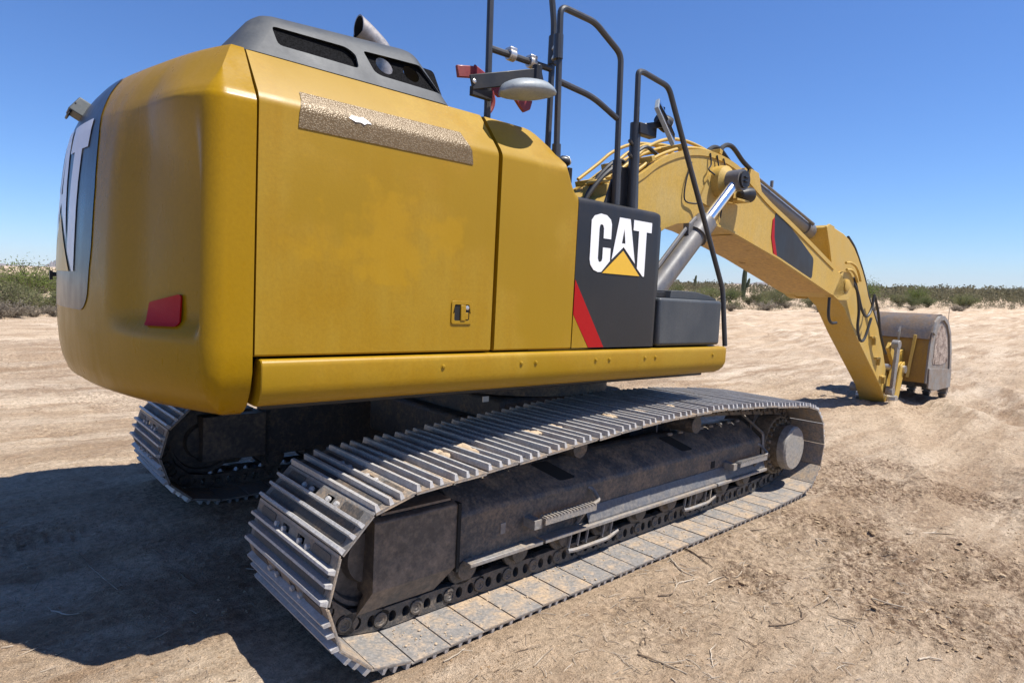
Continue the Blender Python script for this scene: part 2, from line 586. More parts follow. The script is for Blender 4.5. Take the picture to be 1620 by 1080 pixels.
def rrect(x0, z0, x1, z1, r, n=4):
    return (arc(x1 - r, z1 - r, r, 0, 90, n) + arc(x0 + r, z1 - r, r, 90, 180, n) + arc(x0 + r, z0 + r, r, 180, 270, n) + arc(x1 - r, z0 + r, r, 270, 360, n))


def round_poly(P, r, n=3):
    out = []
    m = len(P)
    for i in range(m):
        a, b, c = Vector(P[i - 1]), Vector(P[i]), Vector(P[(i + 1) % m])
        k = min(r, (a - b).length * 0.45, (c - b).length * 0.45)
        p, q = b + (a - b).normalized() * k, b + (c - b).normalized() * k
        for j in range(n + 1):
            t = j / n
            w = (1 - t) ** 2 * p + 2 * t * (1 - t) * b + t * t * q
            out.append((w.x, w.y))
    return out


# ------------------------------------------------------------------ terrain heights
_tab = np.random.RandomState(3).rand(256, 256)


def vn(x, y, s, seed=0):
    x = np.asarray(x, float) / s + seed * 17.31
    y = np.asarray(y, float) / s + seed * 7.77
    xi, yi = np.floor(x).astype(int), np.floor(y).astype(int)
    fx, fy = x - xi, y - yi
    fx, fy = fx * fx * (3 - 2 * fx), fy * fy * (3 - 2 * fy)
    a, b = _tab[xi & 255, yi & 255], _tab[(xi + 1) & 255, yi & 255]
    c, d = _tab[xi & 255, (yi + 1) & 255], _tab[(xi + 1) & 255, (yi + 1) & 255]
    return (a * (1 - fx) + b * fx) * (1 - fy) + (c * (1 - fx) + d * fx) * fy - 0.5


def sst(e0, e1, x):
    t = np.clip((x - e0) / (e1 - e0), 0, 1)
    return t * t * (3 - 2 * t)


def softclamp(x, lo, hi):
    m, h = (lo + hi) / 2, (hi - lo) / 2
    u = (x - m) / h
    return m + h * np.where(np.abs(u) < 0.8, u, np.sign(u) * (0.8 + 0.2 * np.tanh((np.abs(u) - 0.8) / 0.2)))


def plane_h(x, y):
    return -(0.0358 * softclamp(x, -4.2, 3.2) + 0.004 * softclamp(y, -6, 6))


def disturbed(x, y):
    """loose churned soil: a track crossing on the right, patches on the left"""
    u = x * 0.50 - (y + 2.0) * 0.87          # along the crossing
    w = x * 0.87 + (y + 2.0) * 0.50          # across it
    band = sst(-0.45, 0.0, w) * (1 - sst(1.2, 1.9, w)) * sst(-0.5, 0.2, u)
    band2 = sst(2.0, 2.3, w) * (1 - sst(3.3, 4.2, w)) * sst(-0.6, 0.2, u) * 0.7
    patch = sst(0.05, 0.24, vn(x, y, 1.1, 5) + 0.5 * vn(x, y, 0.45, 6))
    return np.clip(np.maximum(band, band2) * (0.35 + 1.4 * sst(-0.1, 0.2, vn(x, y, 0.35, 8))) + 0.40 * patch, 0, 1)


def ground_h(x, y, fine=True):
    x = np.asarray(x, float)
    y = np.asarray(y, float)
    r = np.hypot(x - CAM.x, y - CAM.y)
    h = plane_h(x, y)
    tr = (1 - sst(0.02, 0.14, np.abs(np.abs(y) - 1.225) - 0.42)) * (1 - sst(2.2, 2.5, np.abs(x + 0.1)))
    pad = (1 - sst(1.9, 2.8, np.abs(y))) * (1 - sst(2.4, 3.4, np.abs(x)))
    far = sst(6, 40, r)
    n = (vn(x, y, 2.3, 1) * 0.09 + vn(x, y, 0.8, 2) * 0.035) * (1 - 0.75 * pad)
    n += far * vn(x, y, 9, 3) * 0.35
    # long graded ridges
    n += vn(x * 0.25, y, 0.5, 4) * 0.036 * (1 - 0.6 * pad)
    n += vn(x * 0.12 + y * 0.02, y - 0.1 * x, 0.22, 16) * 0.022 * (1 - 0.7 * pad)
    # wheel ruts running past the far side of the machine
    for yr, sl_, wd in ((4.6, 0.05, 0.26), (6.3, 0.05, 0.26), (9.2, -0.03, 0.32), (11.2, -0.03, 0.32), (15.5, 0.10, 0.4), (18.0, 0.10, 0.4), (-6.0, 0.42, 0.3), (-4.3, 0.42, 0.3), (-10.5, 0.75, 0.35), (-8.3, 0.75, 0.35)):
        dd_ = (y - yr - sl_ * x - 0.3 * np.sin(x * 0.21 + yr)) / wd
        msk = sst(2.6, 4.0, np.maximum(np.abs(y), x * 1.2))
        n += msk * (-0.05 * np.exp(-dd_ ** 2) + 0.035 * np.exp(-((np.abs(dd_) - 1.7) / 0.5) ** 2)) * (0.6 + 1.0 * (vn(x, y, 2.5, 17) + 0.3))
    if fine:
        dist = disturbed(x, y)
        n += vn(x, y, 0.28, 7) * 0.026
        n += vn(x, y, 0.11, 9) * (0.016 + 0.040 * dist)
        n += vn(x, y, 0.05, 10) * (0.011 + 0.026 * dist)
        n += np.maximum(vn(x, y, 0.075, 13), 0.08) * 0.03 * dist
        # ribs left by a crossing machine
        u = x * 0.50 - (y + 2.0) * 0.87
        w = x * 0.87 + (y + 2.0) * 0.50
        rib = sst(-0.2, 0.1, w) * (1 - sst(0.9, 1.2, w)) * sst(-0.3, 0.2, u)
        n += rib * 0.030 * np.sin(w * 42 + 3 * vn(x, y, 0.4, 11) * 4) * (0.5 + vn(x, y, 0.5, 12))
        for sg in (-1, 1):
            msk = (1 - sst(0.40, 0.46, np.abs(y - sg * 1.30))) * (1 - sst(-2.75, -2.55, x)) * sst(-0.12, 0.1, vn(x, y, 0.7, 21) + 0.12)
            n += msk * (0.016 * np.maximum(np.sin(x * 2 * PI / 0.0677), -0.3) - 0.02)
        n += vn(x, y, 0.026, 15) * (0.006 + 0.008 * dist)
    n = n * (1 - tr) + tr * 0.004
    berm = np.exp(-((np.abs(np.abs(y) - 1.225) - 0.50) / 0.07) ** 2) * (1 - sst(2.1, 2.5, np.abs(x)))
    n += berm * 0.02 * (0.4 + 1.2 * (vn(x, y, 0.2, 14) + 0.5))
    return h + n


def axis(lo, d0, d1, hi, step, g, gl):
    mid = list(np.arange(d0, d1, step))
    a, s = [], step
    x = d0
    while x > lo:
        s *= gl
        x -= s
        a.append(x)
    b, s = [], step
    x = mid[-1]
    while x < hi:
        s *= g
        x += s
        b.append(x)
    return np.array(a[::-1] + mid + b)


gx = axis(-9000, -3.6, 4.6, 12000, 0.0195, 1.0185, 1.09)
gy = axis(-6000, -3.5, 2.2, 12000, 0.0195, 1.0185, 1.09)
X, Y = np.meshgrid(gx, gy, indexing='ij')
Z = ground_h(X, Y)
nx, ny = X.shape
co = np.stack([X, Y, Z], -1).reshape(-1, 3).astype(np.float32)
ii, jj = np.meshgrid(np.arange(nx - 1), np.arange(ny - 1), indexing='ij')
q = np.stack([ii * ny + jj, (ii + 1) * ny + jj, (ii + 1) * ny + jj + 1, ii * ny + jj + 1], -1).reshape(-1, 4).astype(np.int32)
me = bpy.data.meshes.new('ground')
me.vertices.add(len(co))
me.vertices.foreach_set('co', co.ravel())
me.loops.add(q.size)
me.loops.foreach_set('vertex_index', q.ravel())
me.polygons.add(len(q))
me.polygons.foreach_set('loop_start', np.arange(0, q.size, 4, dtype=np.int32))
me.polygons.foreach_set('use_smooth', np.ones(len(q), bool))
me.update()
me.validate()
fa = me.attributes.new('disturbed', 'FLOAT', 'POINT')
fade = 1 - sst(8, 30, np.hypot(X - CAM.x, Y - CAM.y))
fa.data.foreach_set('value', (disturbed(X, Y) * fade).ravel().astype(np.float32))
me.materials.append(GRD)
ground = bpy.data.objects.new('ground', me)
COL.objects.link(ground)
tag(ground, kind='structure')

# ------------------------------------------------------------------ the excavator
SW = math.radians(-2.1345)            # the upper body is swung slightly on its undercarriage
Q3 = Matrix(((0.99935, 0, 0.0358), (0, 1, 0.004), (-0.0358, -0.004, 0.99935)))
ex = empty('excavator')
ex.rotation_euler = Q3.to_euler()
tag(ex, 'big yellow tracked excavator with black trim, its long boom stretched out over bare dirt', 'excavator')

# ---- counterweight -------------------------------------------------
RC = 3.10
PROF = [(1.128, 0.28), (1.13, 0.13), (1.15, 0.085), (1.18, 0.045), (1.25, 0.020), (1.32, 0.008), (1.42, 0.0), (1.55, 0.0), (1.70, 0.002), (1.85, 0.008), (2.0, 0.015), (2.12, 0.024),
        (2.25, 0.038), (2.33, 0.050), (2.385, 0.062), (2.42, 0.074), (2.46, 0.090), (2.50, 0.108), (2.55, 0.138), (2.60, 0.176), (2.625, 0.210), (2.64, 0.27)]
PROFS = [(1.128, 0.30), (1.13, 0.15), (1.15, 0.10), (1.18, 0.062), (1.25, 0.02), (1.32, 0.0), (1.42, 0.0), (1.55, 0.0), (1.70, 0.0), (1.85, 0.0), (2.0, 0.0), (2.12, 0.0),
         (2.25, 0.0), (2.33, 0.0), (2.375, 0.003), (2.405, 0.020), (2.46, 0.062), (2.50, 0.090), (2.55, 0.126), (2.60, 0.162), (2.62, 0.180), (2.635, 0.25)]


def interp(P, z):
    return float(np.interp(z, [p[0] for p in P], [p[1] for p in P]))


rc = 0.09
xcen = -math.sqrt((RC - rc) ** 2 - (1.45 - rc) ** 2)
plan = [((-2.582, -1.45), (0, -1), 0.0), ((xcen, -1.45), (0, -1), 0.0)]
aend = math.atan2(-(1.45 - rc), xcen)     # direction of the circle centre from the slew centre
aend = aend if aend < 0 else aend - 2 * PI
a0, a1 = -PI / 2, aend
for k in range(1, 10):
    a = a0 + (a1 - a0) * k / 9
    plan.append(((xcen + rc * math.cos(a), -(1.45 - rc) + rc * math.sin(a)), (math.cos(a), math.sin(a)), k / 9))
NA = 200
for k in range(1, NA):
    a = aend + (-2 * PI - 2 * aend) * k / NA
    plan.append(((RC * math.cos(a), RC * math.sin(a)), (math.cos(a), math.sin(a)), 1.0))
plan += [((p[0], -p[1]), (n[0], -n[1]), w) for p, n, w in plan[:11][::-1]]


def scoop(y, z):
    a = abs(y)
    zt = 2.27 + 0.60 * (1.38 - min(max(a, 1.02), 1.38))
    return 0.046 * float(sst(0.78, 1.06, a) * (1 - sst(1.365, 1.40, a)) * sst(1.44, 1.53, z) * (1 - sst(zt - 0.30, zt + 0.10, z)))


rows = []
zs = sorted(set([p[0] for p in PROF] + [p[0] for p in PROFS] + [1.44, 1.46, 1.48, 1.50, 1.52, 1.60, 2.16, 2.19, 2.22, 2.28, 2.30, 2.36, 2.40, 2.44]))


def cw_depth(y, z):
    k = float(sst(0.75, 1.32, abs(y)))
    return interp(PROFS, z) * k + interp(PROF, z) * (1 - k)


for z in zs:
    row = []
    dS = interp(PROFS, z)
    ylim = 1.45 - dS
    xlim = -math.sqrt((RC - dS) ** 2 - ylim ** 2)
    for (p, n, w) in plan:
        sg = math.copysign(1, p[1])
        if w == 0.0:
            qx, qy = (p[0] if p[0] > -2.6 else max(p[0], xlim)), sg * ylim
        elif w < 1.0:
            qx, qy = (p[0] - n[0] * dS, p[1] - n[1] * dS) if dS < rc else (xlim, sg * ylim)
        else:
            d = cw_depth(p[1], z) + scoop(p[1], z)
            qx, qy = p[0] - n[0] * d, p[1] - n[1] * d
            if abs(qy) > ylim:
                qx, qy = xlim, sg * ylim
        row.append((qx, qy, z))
    rows.append(row)
m = MB().grid(rows)
ncol = len(plan)
m.f.append(tuple(range(ncol - 1, -1, -1)))
m.mi.append(0)
m.f.append(tuple((len(rows) - 1) * ncol + j for j in range(ncol)))
m.mi.append(0)
for i in range(len(rows) - 1):
    m.f.append((i * ncol, (i + 1) * ncol, (i + 2) * ncol - 1, (i + 1) * ncol - 1))
    m.mi.append(0)
cw = m.build('counterweight', CWT, ex, SW, smooth=35)


def rear(y, z, lift):
    d = cw_depth(y, z) + scoop(y, z)
    r = RC - d + lift
    a = math.atan2(y, -math.sqrt(RC * RC - y * y))
    return Vector((r * math.cos(a), r * math.sin(a), z))


# black rear panel, wraps the back between its two slanting edges
rows = []
for z in [1.515 + 0.09 * (1 - math.cos(PI / 2 * k / 8)) for k in range(9)] + list(np.linspace(1.64, 2.60, 24)):
    hw = float(np.interp(z, [1.515, 1.60, 1.80, 2.05, 2.28, 2.49, 2.60], [0.605, 0.615, 0.645, 0.650, 0.625, 0.560, 0.525]))
    e = 0.0
    for zc, s in ((1.515, 1),):
        k = (z - zc) * s
        if k < 0.09:
            e = max(e, 0.09 - math.sqrt(max(0.09 ** 2 - (0.09 - k) ** 2, 0)))
    hw -= e
    rows.append([rear(-hw + 2 * hw * j / 30, z, 0.004) for j in range(31)])
rp = MB().grid(rows).build('rear_panel', REARB, cw, smooth=40)

LET = {
    'C': [[(0.007, 0.857), (0.052, 0.945), (0.145, 0.992), (0.235, 0.98), (0.299, 0.919), (0.320, 0.84), (0.320, 0.586), (0.202, 0.586), (0.200, 0.752), (0.185, 0.806), (0.162, 0.818), (0.138, 0.80), (0.130, 0.74), (0.130, 0.239), (0.145, 0.189),
           (0.168, 0.178), (0.192, 0.200), (0.200, 0.254), (0.200, 0.432), (0.320, 0.432), (0.320, 0.213), (0.193, 0.015), (0.142, 0.008), (0.073, 0.040), (0.023, 0.122), (0.008, 0.209)]],
    'A': [[(0.441, 0.985), (0.619, 0.985), (0.735, 0.215), (0.530, 0.485), (0.345, 0.245)], [(0.526, 0.80), (0.497, 0.545), (0.556, 0.545)]],
    'T': [[(0.679, 0.985), (0.995, 0.985), (0.995, 0.800), (0.908, 0.800), (0.908, 0.0), (0.881, 0.0), (0.775, 0.136), (0.775, 0.800), (0.679, 0.800)]],
}
TRIA = [[(0.215, 0.0), (0.529, 0.415), (0.826, 0.0)]]


def rear_letters():
    y0, y1, z0, z1 = 0.51, -0.52, 1.69, 2.40
    for nm, pts in list(LET.items()) + [('tri', TRIA)]:
        bm = bmesh.new()
        pl = [[Vector((p[0], p[1], 0)) for p in l] for l in pts]
        vv = [bm.verts.new(p) for l in pl for p in l]
        for a, b, c in tessellate_polygon(pl):
            bm.faces.new((vv[a], vv[b], vv[c]))
        for k in range(1, 40):
            bmesh.ops.bisect_plane(bm, geom=bm.verts[:] + bm.edges[:] + bm.faces[:], plane_co=(k / 40, 0, 0), plane_no=(1, 0, 0))
        for k in range(1, 12):
            bmesh.ops.bisect_plane(bm, geom=bm.verts[:] + bm.edges[:] + bm.faces[:], plane_co=(0, k / 12, 0), plane_no=(0, 1, 0))
        for v in bm.verts:
            v.co = rear(y0 + (y1 - y0) * v.co.x, z0 + (z1 - z0) * v.co.y, 0.008)
        bmesh.ops.recalc_face_normals(bm, faces=bm.faces)
        if bm.faces and sum((f.normal.x for f in bm.faces)) > 0:
            bmesh.ops.reverse_faces(bm, faces=bm.faces)
        me = bpy.data.meshes.new('logo_letter')
        bm.to_mesh(me)
        bm.free()
        me.materials.append(WHT if nm != 'tri' else TRI)
        o = bpy.data.objects.new('logo_letter' if nm != 'tri' else 'logo_triangle', me)
        COL.objects.link(o)
        o.parent = cw


rear_letters()
rf = round_poly([(-1.075, 1.482), (-1.268, 1.490), (-1.266, 1.620), (-1.071, 1.577)], 0.018, 3)
for s in (1, -1):
    MB().prism(rf, lambda a, b, d: rear(a * s, b, 0.004 + d), 0, 0.008).build('reflector', RED, cw)
wl = MB().box((-3.00, 0, 2.52), (0.10, 0.15, 0.085), Matrix.Rotation(math.radians(28), 3, 'Y'), 0, 0.75)
wl.box((-3.047, 0, 2.508), (0.012, 0.135, 0.075), Matrix.Rotation(math.radians(28), 3, 'Y'), 1)
wl.build('rear_lamp', [LAMPG, BLK], cw, bevel=0.028, bseg=4)
MB().cyl((-3.06, 0.32, 1.67), (-3.115, 0.32, 1.67), 0.012, 10).box((-3.112, 0.32, 1.665), (0.014, 0.03, 0.05)).build('alarm_horn', BLK, cw)

# ---- right side doors ----------------------------------------------
def section(h, zb=1.385, y_in=-0.75):
    """cross section (y, z) of the side panels, clipped at top height h"""
    cham = lambda z: -1.45 + 0.18 * (z - 2.396) / (2.62 - 2.396)
    P = [(-1.40, zb), (-1.442, zb), (-1.45, zb + 0.008)]
    if h > 2.45:
        P += [(-1.45, 2.0), (-1.45, 2.372), (-1.448, 2.388), (-1.441, 2.404), (-1.430, 2.421), (cham(h) - 0.012, h - 0.016), (cham(h) - 0.002, h - 0.005), (cham(h) + 0.018, h), (y_in, h)]
    else:
        k = min(1.0, max(0.0, (h - 2.30) / 0.15))
        P += [(-1.45, 1.9), (-1.45, h - 0.07), (-1.449, h - 0.05), (-1.446 + 0.004 * k, h - 0.03), (-1.440 + 0.004 * k, h - 0.02), (-1.432 + 0.006 * k, h - 0.010), (-1.425 + 0.01 * k, h - 0.004), (-1.41 + 0.012 * k, h), (y_in, h)]
    return P


def panel(name, stations, mat, closed_ends=True):
    rows = [[(x, y, z) for (y, z) in section(h)] for x, h in stations]
    m = MB().grid(rows)
    n = len(rows[0])
    for k, rev in ((0, False), (len(rows) - 1, True)):
        m.f.append(tuple(k * n + j for j in (range(n) if rev else range(n - 1, -1, -1))))
        m.mi.append(0)
    return m.build(name, mat, ex, SW, smooth=32)


door = panel('engine_door', [(-2.574, 2.618), (-2.570, 2.62), (-1.392, 2.62), (-1.388, 2.618)], YEL)
st = [(-1.362, 2.613), (-1.356, 2.618), (-1.20, 2.619), (-1.08, 2.617), (-1.045, 2.610), (-1.015, 2.592), (-0.985, 2.562), (-0.95, 2.520), (-0.92, 2.480), (-0.895, 2.44), (-0.875, 2.400), (-0.858, 2.36), (-0.845, 2.335),
      (-0.832, 2.312), (-0.818, 2.294), (-0.804, 2.284), (-0.794, 2.279)]
tank = panel('fuel_tank_cover', st, YEL)
# anti slip strip laid over the shoulder of the door
rows = []
S = [(-1.453, 2.307), (-1.453, 2.372), (-1.4515, 2.389), (-1.4445, 2.4055), (-1.433, 2.4235), (-1.400, 2.463)]
for i, x in enumerate(np.linspace(-2.412, -1.578, 24)):
    rows.append([(x + (0.012 * (j - 2) / 3 if i == 0 else 0) - (0.010 * (j - 3) if i == 23 else 0), y, z) for j, (y, z) in enumerate(S)])
strip = MB().grid(rows).build('anti_slip_strip', GRIT, door, smooth=60)
# torn spot on the strip
P = [(-2.205, 2.392), (-2.19, 2.408), (-2.165, 2.404), (-2.14, 2.409), (-2.115, 2.398), (-2.10, 2.385), (-2.12, 2.386), (-2.135, 2.376), (-2.15, 2.383), (-2.175, 2.380)]
MB().prism(P, lambda a, b, d: Vector((a, -1.4545 + max(0, b - 2.378) * 0.45 - d, b)), 0, 0.003).build('torn_patch', WHT, door)
# latch recess
fr = MB().prism([rrect(-1.642, 1.523, -1.518, 1.637, 0.012), rrect(-1.625, 1.540, -1.535, 1.620, 0.008)], xz(-1.45), -0.006, 0.02)
fr.box((-1.58, -1.4505, 1.58), (0.095, 0.004, 0.085), mi=1)
fr.build('latch_frame', [YEL, DRK], door, bevel=0.003)
MB().box((-1.574, -1.455, 1.579), (0.030, 0.012, 0.078)).build('latch_handle', YEL, door, bevel=0.003)
MB().lathe((-1.548, -1.448, 1.604), (0, -1, 0), [(0, 0.011), (0.008, 0.011), (0.010, 0.007)], 14).build('key_lock', ZNC, door)
MB().box((-1.549, -1.452, 1.563), (0.018, 0.008, 0.035)).build('latch_plate', YEL, door, bevel=0.002)

# inner body under the hood and deck so that nothing is hollow
ib = MB().box((-1.72, -0.05, 1.87), (1.70, 1.35, 1.45)).box((-1.72, -0.95, 1.86), (1.64, 0.50, 1.40))
ib.box((-1.07, -1.06, 1.81), (0.50, 0.66, 0.80)).box((-1.72, 0.9, 1.86), (1.64, 0.60, 1.42))
ib.build('engine_bay', DRK, ex, SW)
# left hand doors mirror the right ones
rows = [[(x, -y, z) for (y, z) in section(h)] for x, h in ((-2.574, 2.618), (-2.57, 2.62), (-0.66, 2.62), (-0.655, 2.618))]
MB().grid(rows).build('left_door', YEL, ex, SW, smooth=32)
MB().box((-1.48, 0.25, 2.608), (2.15, 2.0, 0.02)).build('top_deck', YEL, ex, SW)

# ---- lower side skirt ----------------------------------------------
sk = [(-1.40, 1.374), (-1.455, 1.374), (-1.468, 1.370), (-1.476, 1.360), (-1.478, 1.345), (-1.478, 1.27), (-1.474, 1.245), (-1.462, 1.215), (-1.445, 1.193), (-1.42, 1.179), (-1.39, 1.174), (-1.30, 1.174)]
rows = []
for x, s in [(-2.556, 0.96), (-2.552, 1.0), (0.72, 1.0), (0.76, 1.0)]:
    rows.append([(x, -1.39 + (y + 1.39) * s, 1.28 + (z - 1.28) * s) for y, z in sk])
for k in range(1, 9):          # the front end turns up and round
    a = math.radians(90 * k / 8)
    x = 0.76 + 0.075 * math.sin(a)
    l = 0.075 * (1 - math.cos(a))
    rows.append([(x, y, max(z, 1.174 + l)) for y, z in sk])
m = MB().grid(rows)
n = len(sk)
m.f.append(tuple(range(n)))
m.mi.append(0)
m.f.append(tuple((len(rows) - 1) * n + j for j in range(n)))
m.mi.append(0)
skirt = m.build('side_skirt', YEL, ex, SW, smooth=40)
for x, z in [(-1.693, 1.318), (-1.19, 1.318), (-1.085, 1.318), (-0.60, 1.318), (-0.477, 1.318), (-0.13, 1.318), (-0.02, 1.318), (0.66, 1.318)]:
    MB().lathe((x, -1.476, z), (0, -1, 0), [(0, 0.016), (0.003, 0.016), (0.003, 0.011), (0.009, 0.009), (0.011, 0.003)], 10).build('bolt', YEL, skirt)
m = MB().grid([[(x, -y, z) for y, z in sk] for x in (-2.556, 1.3)])
m.build('left_skirt', YEL, ex, SW, smooth=40)

# ---- black storage box with the logo --------------------------------
BX0, BX1, BZ0, BZ1 = -0.790, 0.0, 1.388, 2.262
rows = []
bs_ = [(-1.40, BZ0), (-1.45, BZ0), (-1.45, 1.8), (-1.45, BZ1 - 0.04), (-1.447, BZ1 - 0.02), (-1.437, BZ1 - 0.007), (-1.42, BZ1), (-0.80, BZ1)]
for x, in_, dz in [(BX0, 0, 0), (BX1 - 0.05, 0, 0), (BX1 - 0.02, 0.003, -0.004), (BX1, 0.016, -0.016), (BX1 + 0.012, 0.04, -0.04), (BX1 + 0.055, 0.05, -0.07)]:
    rows.append([(x, y + (in_ if y < -1.39 else 0), z + (dz if z > 2.0 else 0)) for y, z in bs_])
m = MB().grid(rows)
n = len(bs_)
for k in (0, len(rows) - 1):
    m.f.append(tuple(k * n + j for j in range(n)))
    m.mi.append(0)
sbox = m.build('storage_box', BLK, ex, SW, smooth=32)
MB().prism([(-0.789, 1.787), (-0.789, 1.585), (-0.648, 1.391), (-0.513, 1.391)], xz(-1.452), -0.002, 0.001).build('stripe_decal', RED, sbox, smooth=0)
MB().prism([(-0.790, 1.582), (-0.790, 1.390), (-0.652, 1.390)], xz(-1.452), -0.002, 0.001).build('corner_decal', YEL, sbox, smooth=0)
LX = {'C': lambda u, v: (-0.683 + u * 0.572, 1.838 + v * 0.350)}
for nm, pts in list(LET.items()):
    P = [[LX['C'](*p) for p in l] for l in pts]
    MB().prism(P, xz(-1.4515), -0.0025, 0.0).build('logo_letter', WHT, sbox, smooth=0)
MB().prism([LX['C'](*p) for p in TRIA[0]], xz(-1.4515), -0.0028, 0.0).build('logo_triangle', TRI, sbox, smooth=0)
# frame at the front of the box
MB().box((0.028, -1.12, 1.80), (0.045, 0.50, 0.85)).build('box_front_frame', BLK, sbox, bevel=0.01)

# ---- front tool box with steps --------------------------------------
tb = MB().box((0.405, -1.13, 1.549), (0.755, 0.64, 0.325)).build('tool_box', PLA, ex, SW, bevel=0.022, bseg=3)
m = MB().prism([(0.20, 1.712), (0.22, 1.764), (0.30, 1.768), (0.50, 1.766), (0.70, 1.742), (0.775, 1.722), (0.775, 1.712)], xz(-1.40), 0, 0.52)
m.build('step_plate', PLA, tb, bevel=0.006)
MB().box((0.115, -1.12, 1.733), (0.16, 0.50, 0.04)).build('step_riser', BLK, tb, bevel=0.005)

# ---- engine hood ------------------------------------------------------
bx = [(-2.625, -1.262), (-1.535, -1.268), (-1.535, -0.15), (-2.625, -0.15)]
tx = [(-2.47, -1.075), (-1.665, -1.075), (-1.665, -0.30), (-2.47, -0.30)]
m = MB().add([(x, y, 2.622) for x, y in bx] + [(x, y, 2.872 if x < -2 else 2.93) for x, y in tx], [(4, 5, 6, 7), (0, 1, 5, 4), (1, 2, 6, 5), (2, 3, 7, 6), (3, 0, 4, 7)])
ho = m.build('engine_hood', PLA, None, 0, smooth=0)
bv = ho.modifiers.new('b', 'BEVEL')
bv.width = 0.085
bv.segments = 6
bv.limit_method = 'ANGLE'
bv.angle_limit = math.radians(20)
so = ho.modifiers.new('s', 'SOLIDIFY')
so.thickness = 0.012
cut = MB()
W1 = round_poly([(-2.432, 2.788), (-2.425, 2.690), (-2.055, 2.688), (-2.050, 2.765), (-2.09, 2.795)], 0.022, 3)
W2 = round_poly([(-2.005, 2.803), (-1.975, 2.697), (-1.945, 2.684), (-1.595, 2.680), (-1.680, 2.822)], 0.02, 3)
c1 = MB().prism(W1, xz(0), -1.40, -0.85)
c1.prism(W2, xz(0), -1.40, -0.85)
c1.cyl((-1.70, -0.72, 2.75), (-1.70, -0.72, 3.1), 0.20, 28)
co_ = c1.build('cutter', DRK, None, 0, smooth=0)
bo = ho.modifiers.new('x', 'BOOLEAN')
bo.operation = 'DIFFERENCE'
bo.object = co_
bo.solver = 'EXACT'
dg = bpy.context.evaluated_depsgraph_get()
hm = bpy.data.meshes.new_from_object(ho.evaluated_get(dg))
ho.modifiers.clear()
ho.data = hm
hm.materials.clear()
hm.materials.append(PLA)
hm.polygons.foreach_set('use_smooth', [True] * len(hm.polygons))
hm.set_sharp_from_angle(angle=math.radians(28))
bpy.data.objects.remove(co_)
ho.parent = ex
ho.rotation_euler.z = SW
HN = lambda a, b, d: Vector((a, -1.268 + (b - 2.622) * 0.627 + 0.035 + d, b))
MB().prism(rrect(-2.44, 2.68, -2.04, 2.81, 0.02), HN, 0, 0.004).build('grille_screen', GRI, ho)
MB().prism([rrect(-2.01, 2.67, -1.58, 2.83, 0.02), arc(-1.885, 2.765, 0.045, 0, 360, 18)[:-1], arc(-1.735, 2.765, 0.045, 0, 360, 18)[:-1]], HN, 0, 0.004).build('grille_screen', GRI, ho)
MB().box((-1.62, -1.20, 2.625), (1.0, 0.012, 0.012)).build('hood_seal', DRK, ho)

# exhaust stack with its slant cut outlet
path = catmull([(-1.645, -0.70, 2.60), (-1.645, -0.70, 2.82), (-1.648, -0.70, 2.945), (-1.68, -0.70, 3.01), (-1.76, -0.70, 3.065), (-1.815, -0.70, 3.095)], 5)
m = MB().tube(path, 0.061, 20)
m.f = [f for f in m.f if len(f) == 4]
m.mi = [0] * len(m.f)
inn = MB().tube(path, 0.054, 20)
m.add(inn.v, [f[::-1] for f in inn.f if len(f) == 4], 1)
k = len(path) - 1
for i in range(20):
    j = (i + 1) % 20
    m.f.append((k * 20 + i, k * 20 + j, len(path) * 20 + k * 20 + j, len(path) * 20 + k * 20 + i))
    m.mi.append(0)
for b in (0, len(path) * 20):
    for i in range(20):           # slant cut: the top of the mouth reaches further
        v = Vector(m.v[b + k * 20 + i])
        v += Vector((-1.0, 0, 0.5)).normalized() * (v.z - path[-1].z) * 0.6
        m.v[b + k * 20 + i] = tuple(v)
m.build('exhaust_stack', [EXH, DRK], ex, SW, fix=False, smooth=50)

# ---- handrails --------------------------------------------------------
RR = 0.0185
ra = MB().tube([(-1.315, -1.24, 2.60), (-1.332, -1.24, 3.46), (-0.90, -1.24, 3.44), (-0.862, -1.24, 3.25), (-0.862, -1.24, 2.30)], RR, 10, 0.06)
ra.tube([(-1.325, -1.24, 2.985), (-0.862, -1.24, 2.995)], RR * 0.95, 10)
ra.cyl((-0.862, -1.24, 3.02), (-0.862, -1.24, 3.18), 0.027, 12)
hra = ra.build('deck_handrail', RAILM, ex, SW)
rb = MB().tube([(-0.905, -1.37, 2.28), (-0.940, -1.37, 3.285), (-0.66, -1.37, 3.285), (-0.415, -1.37, 3.17), (-0.385, -1.37, 2.27)], RR, 10, 0.05)
rb.tube([(-0.935, -1.37, 2.885), (-0.64, -1.37, 2.865), (-0.42, -1.37, 2.79)], RR * 0.95, 10, 0.08)
rb.cyl((-0.9385, -1.37, 3.00), (-0.943, -1.37, 3.13), 0.027, 12)
rb.cyl((-0.3865, -1.37, 2.27), (-0.392, -1.37, 2.54), 0.027, 12)
rb.cyl((-0.906, -1.37, 2.27), (-0.915, -1.37, 2.54), 0.025, 12)
rb.prism([(-0.46, 2.26), (-0.40, 2.43), (-0.35, 2.43), (-0.31, 2.26)], xz(-1.345), 0, 0.012)
rb.prism([(-0.99, 2.26), (-0.955, 2.50), (-0.90, 2.50), (-0.86, 2.26)], xz(-1.345), 0, 0.012)
hrb = rb.build('box_handrail', RAILM, ex, SW)
for z in (3.045, 3.10):
    MB().cyl((-0.862, -1.24, z), (-0.942, -1.37, z), 0.012, 10).build('rail_joint', ZNC, hrb)
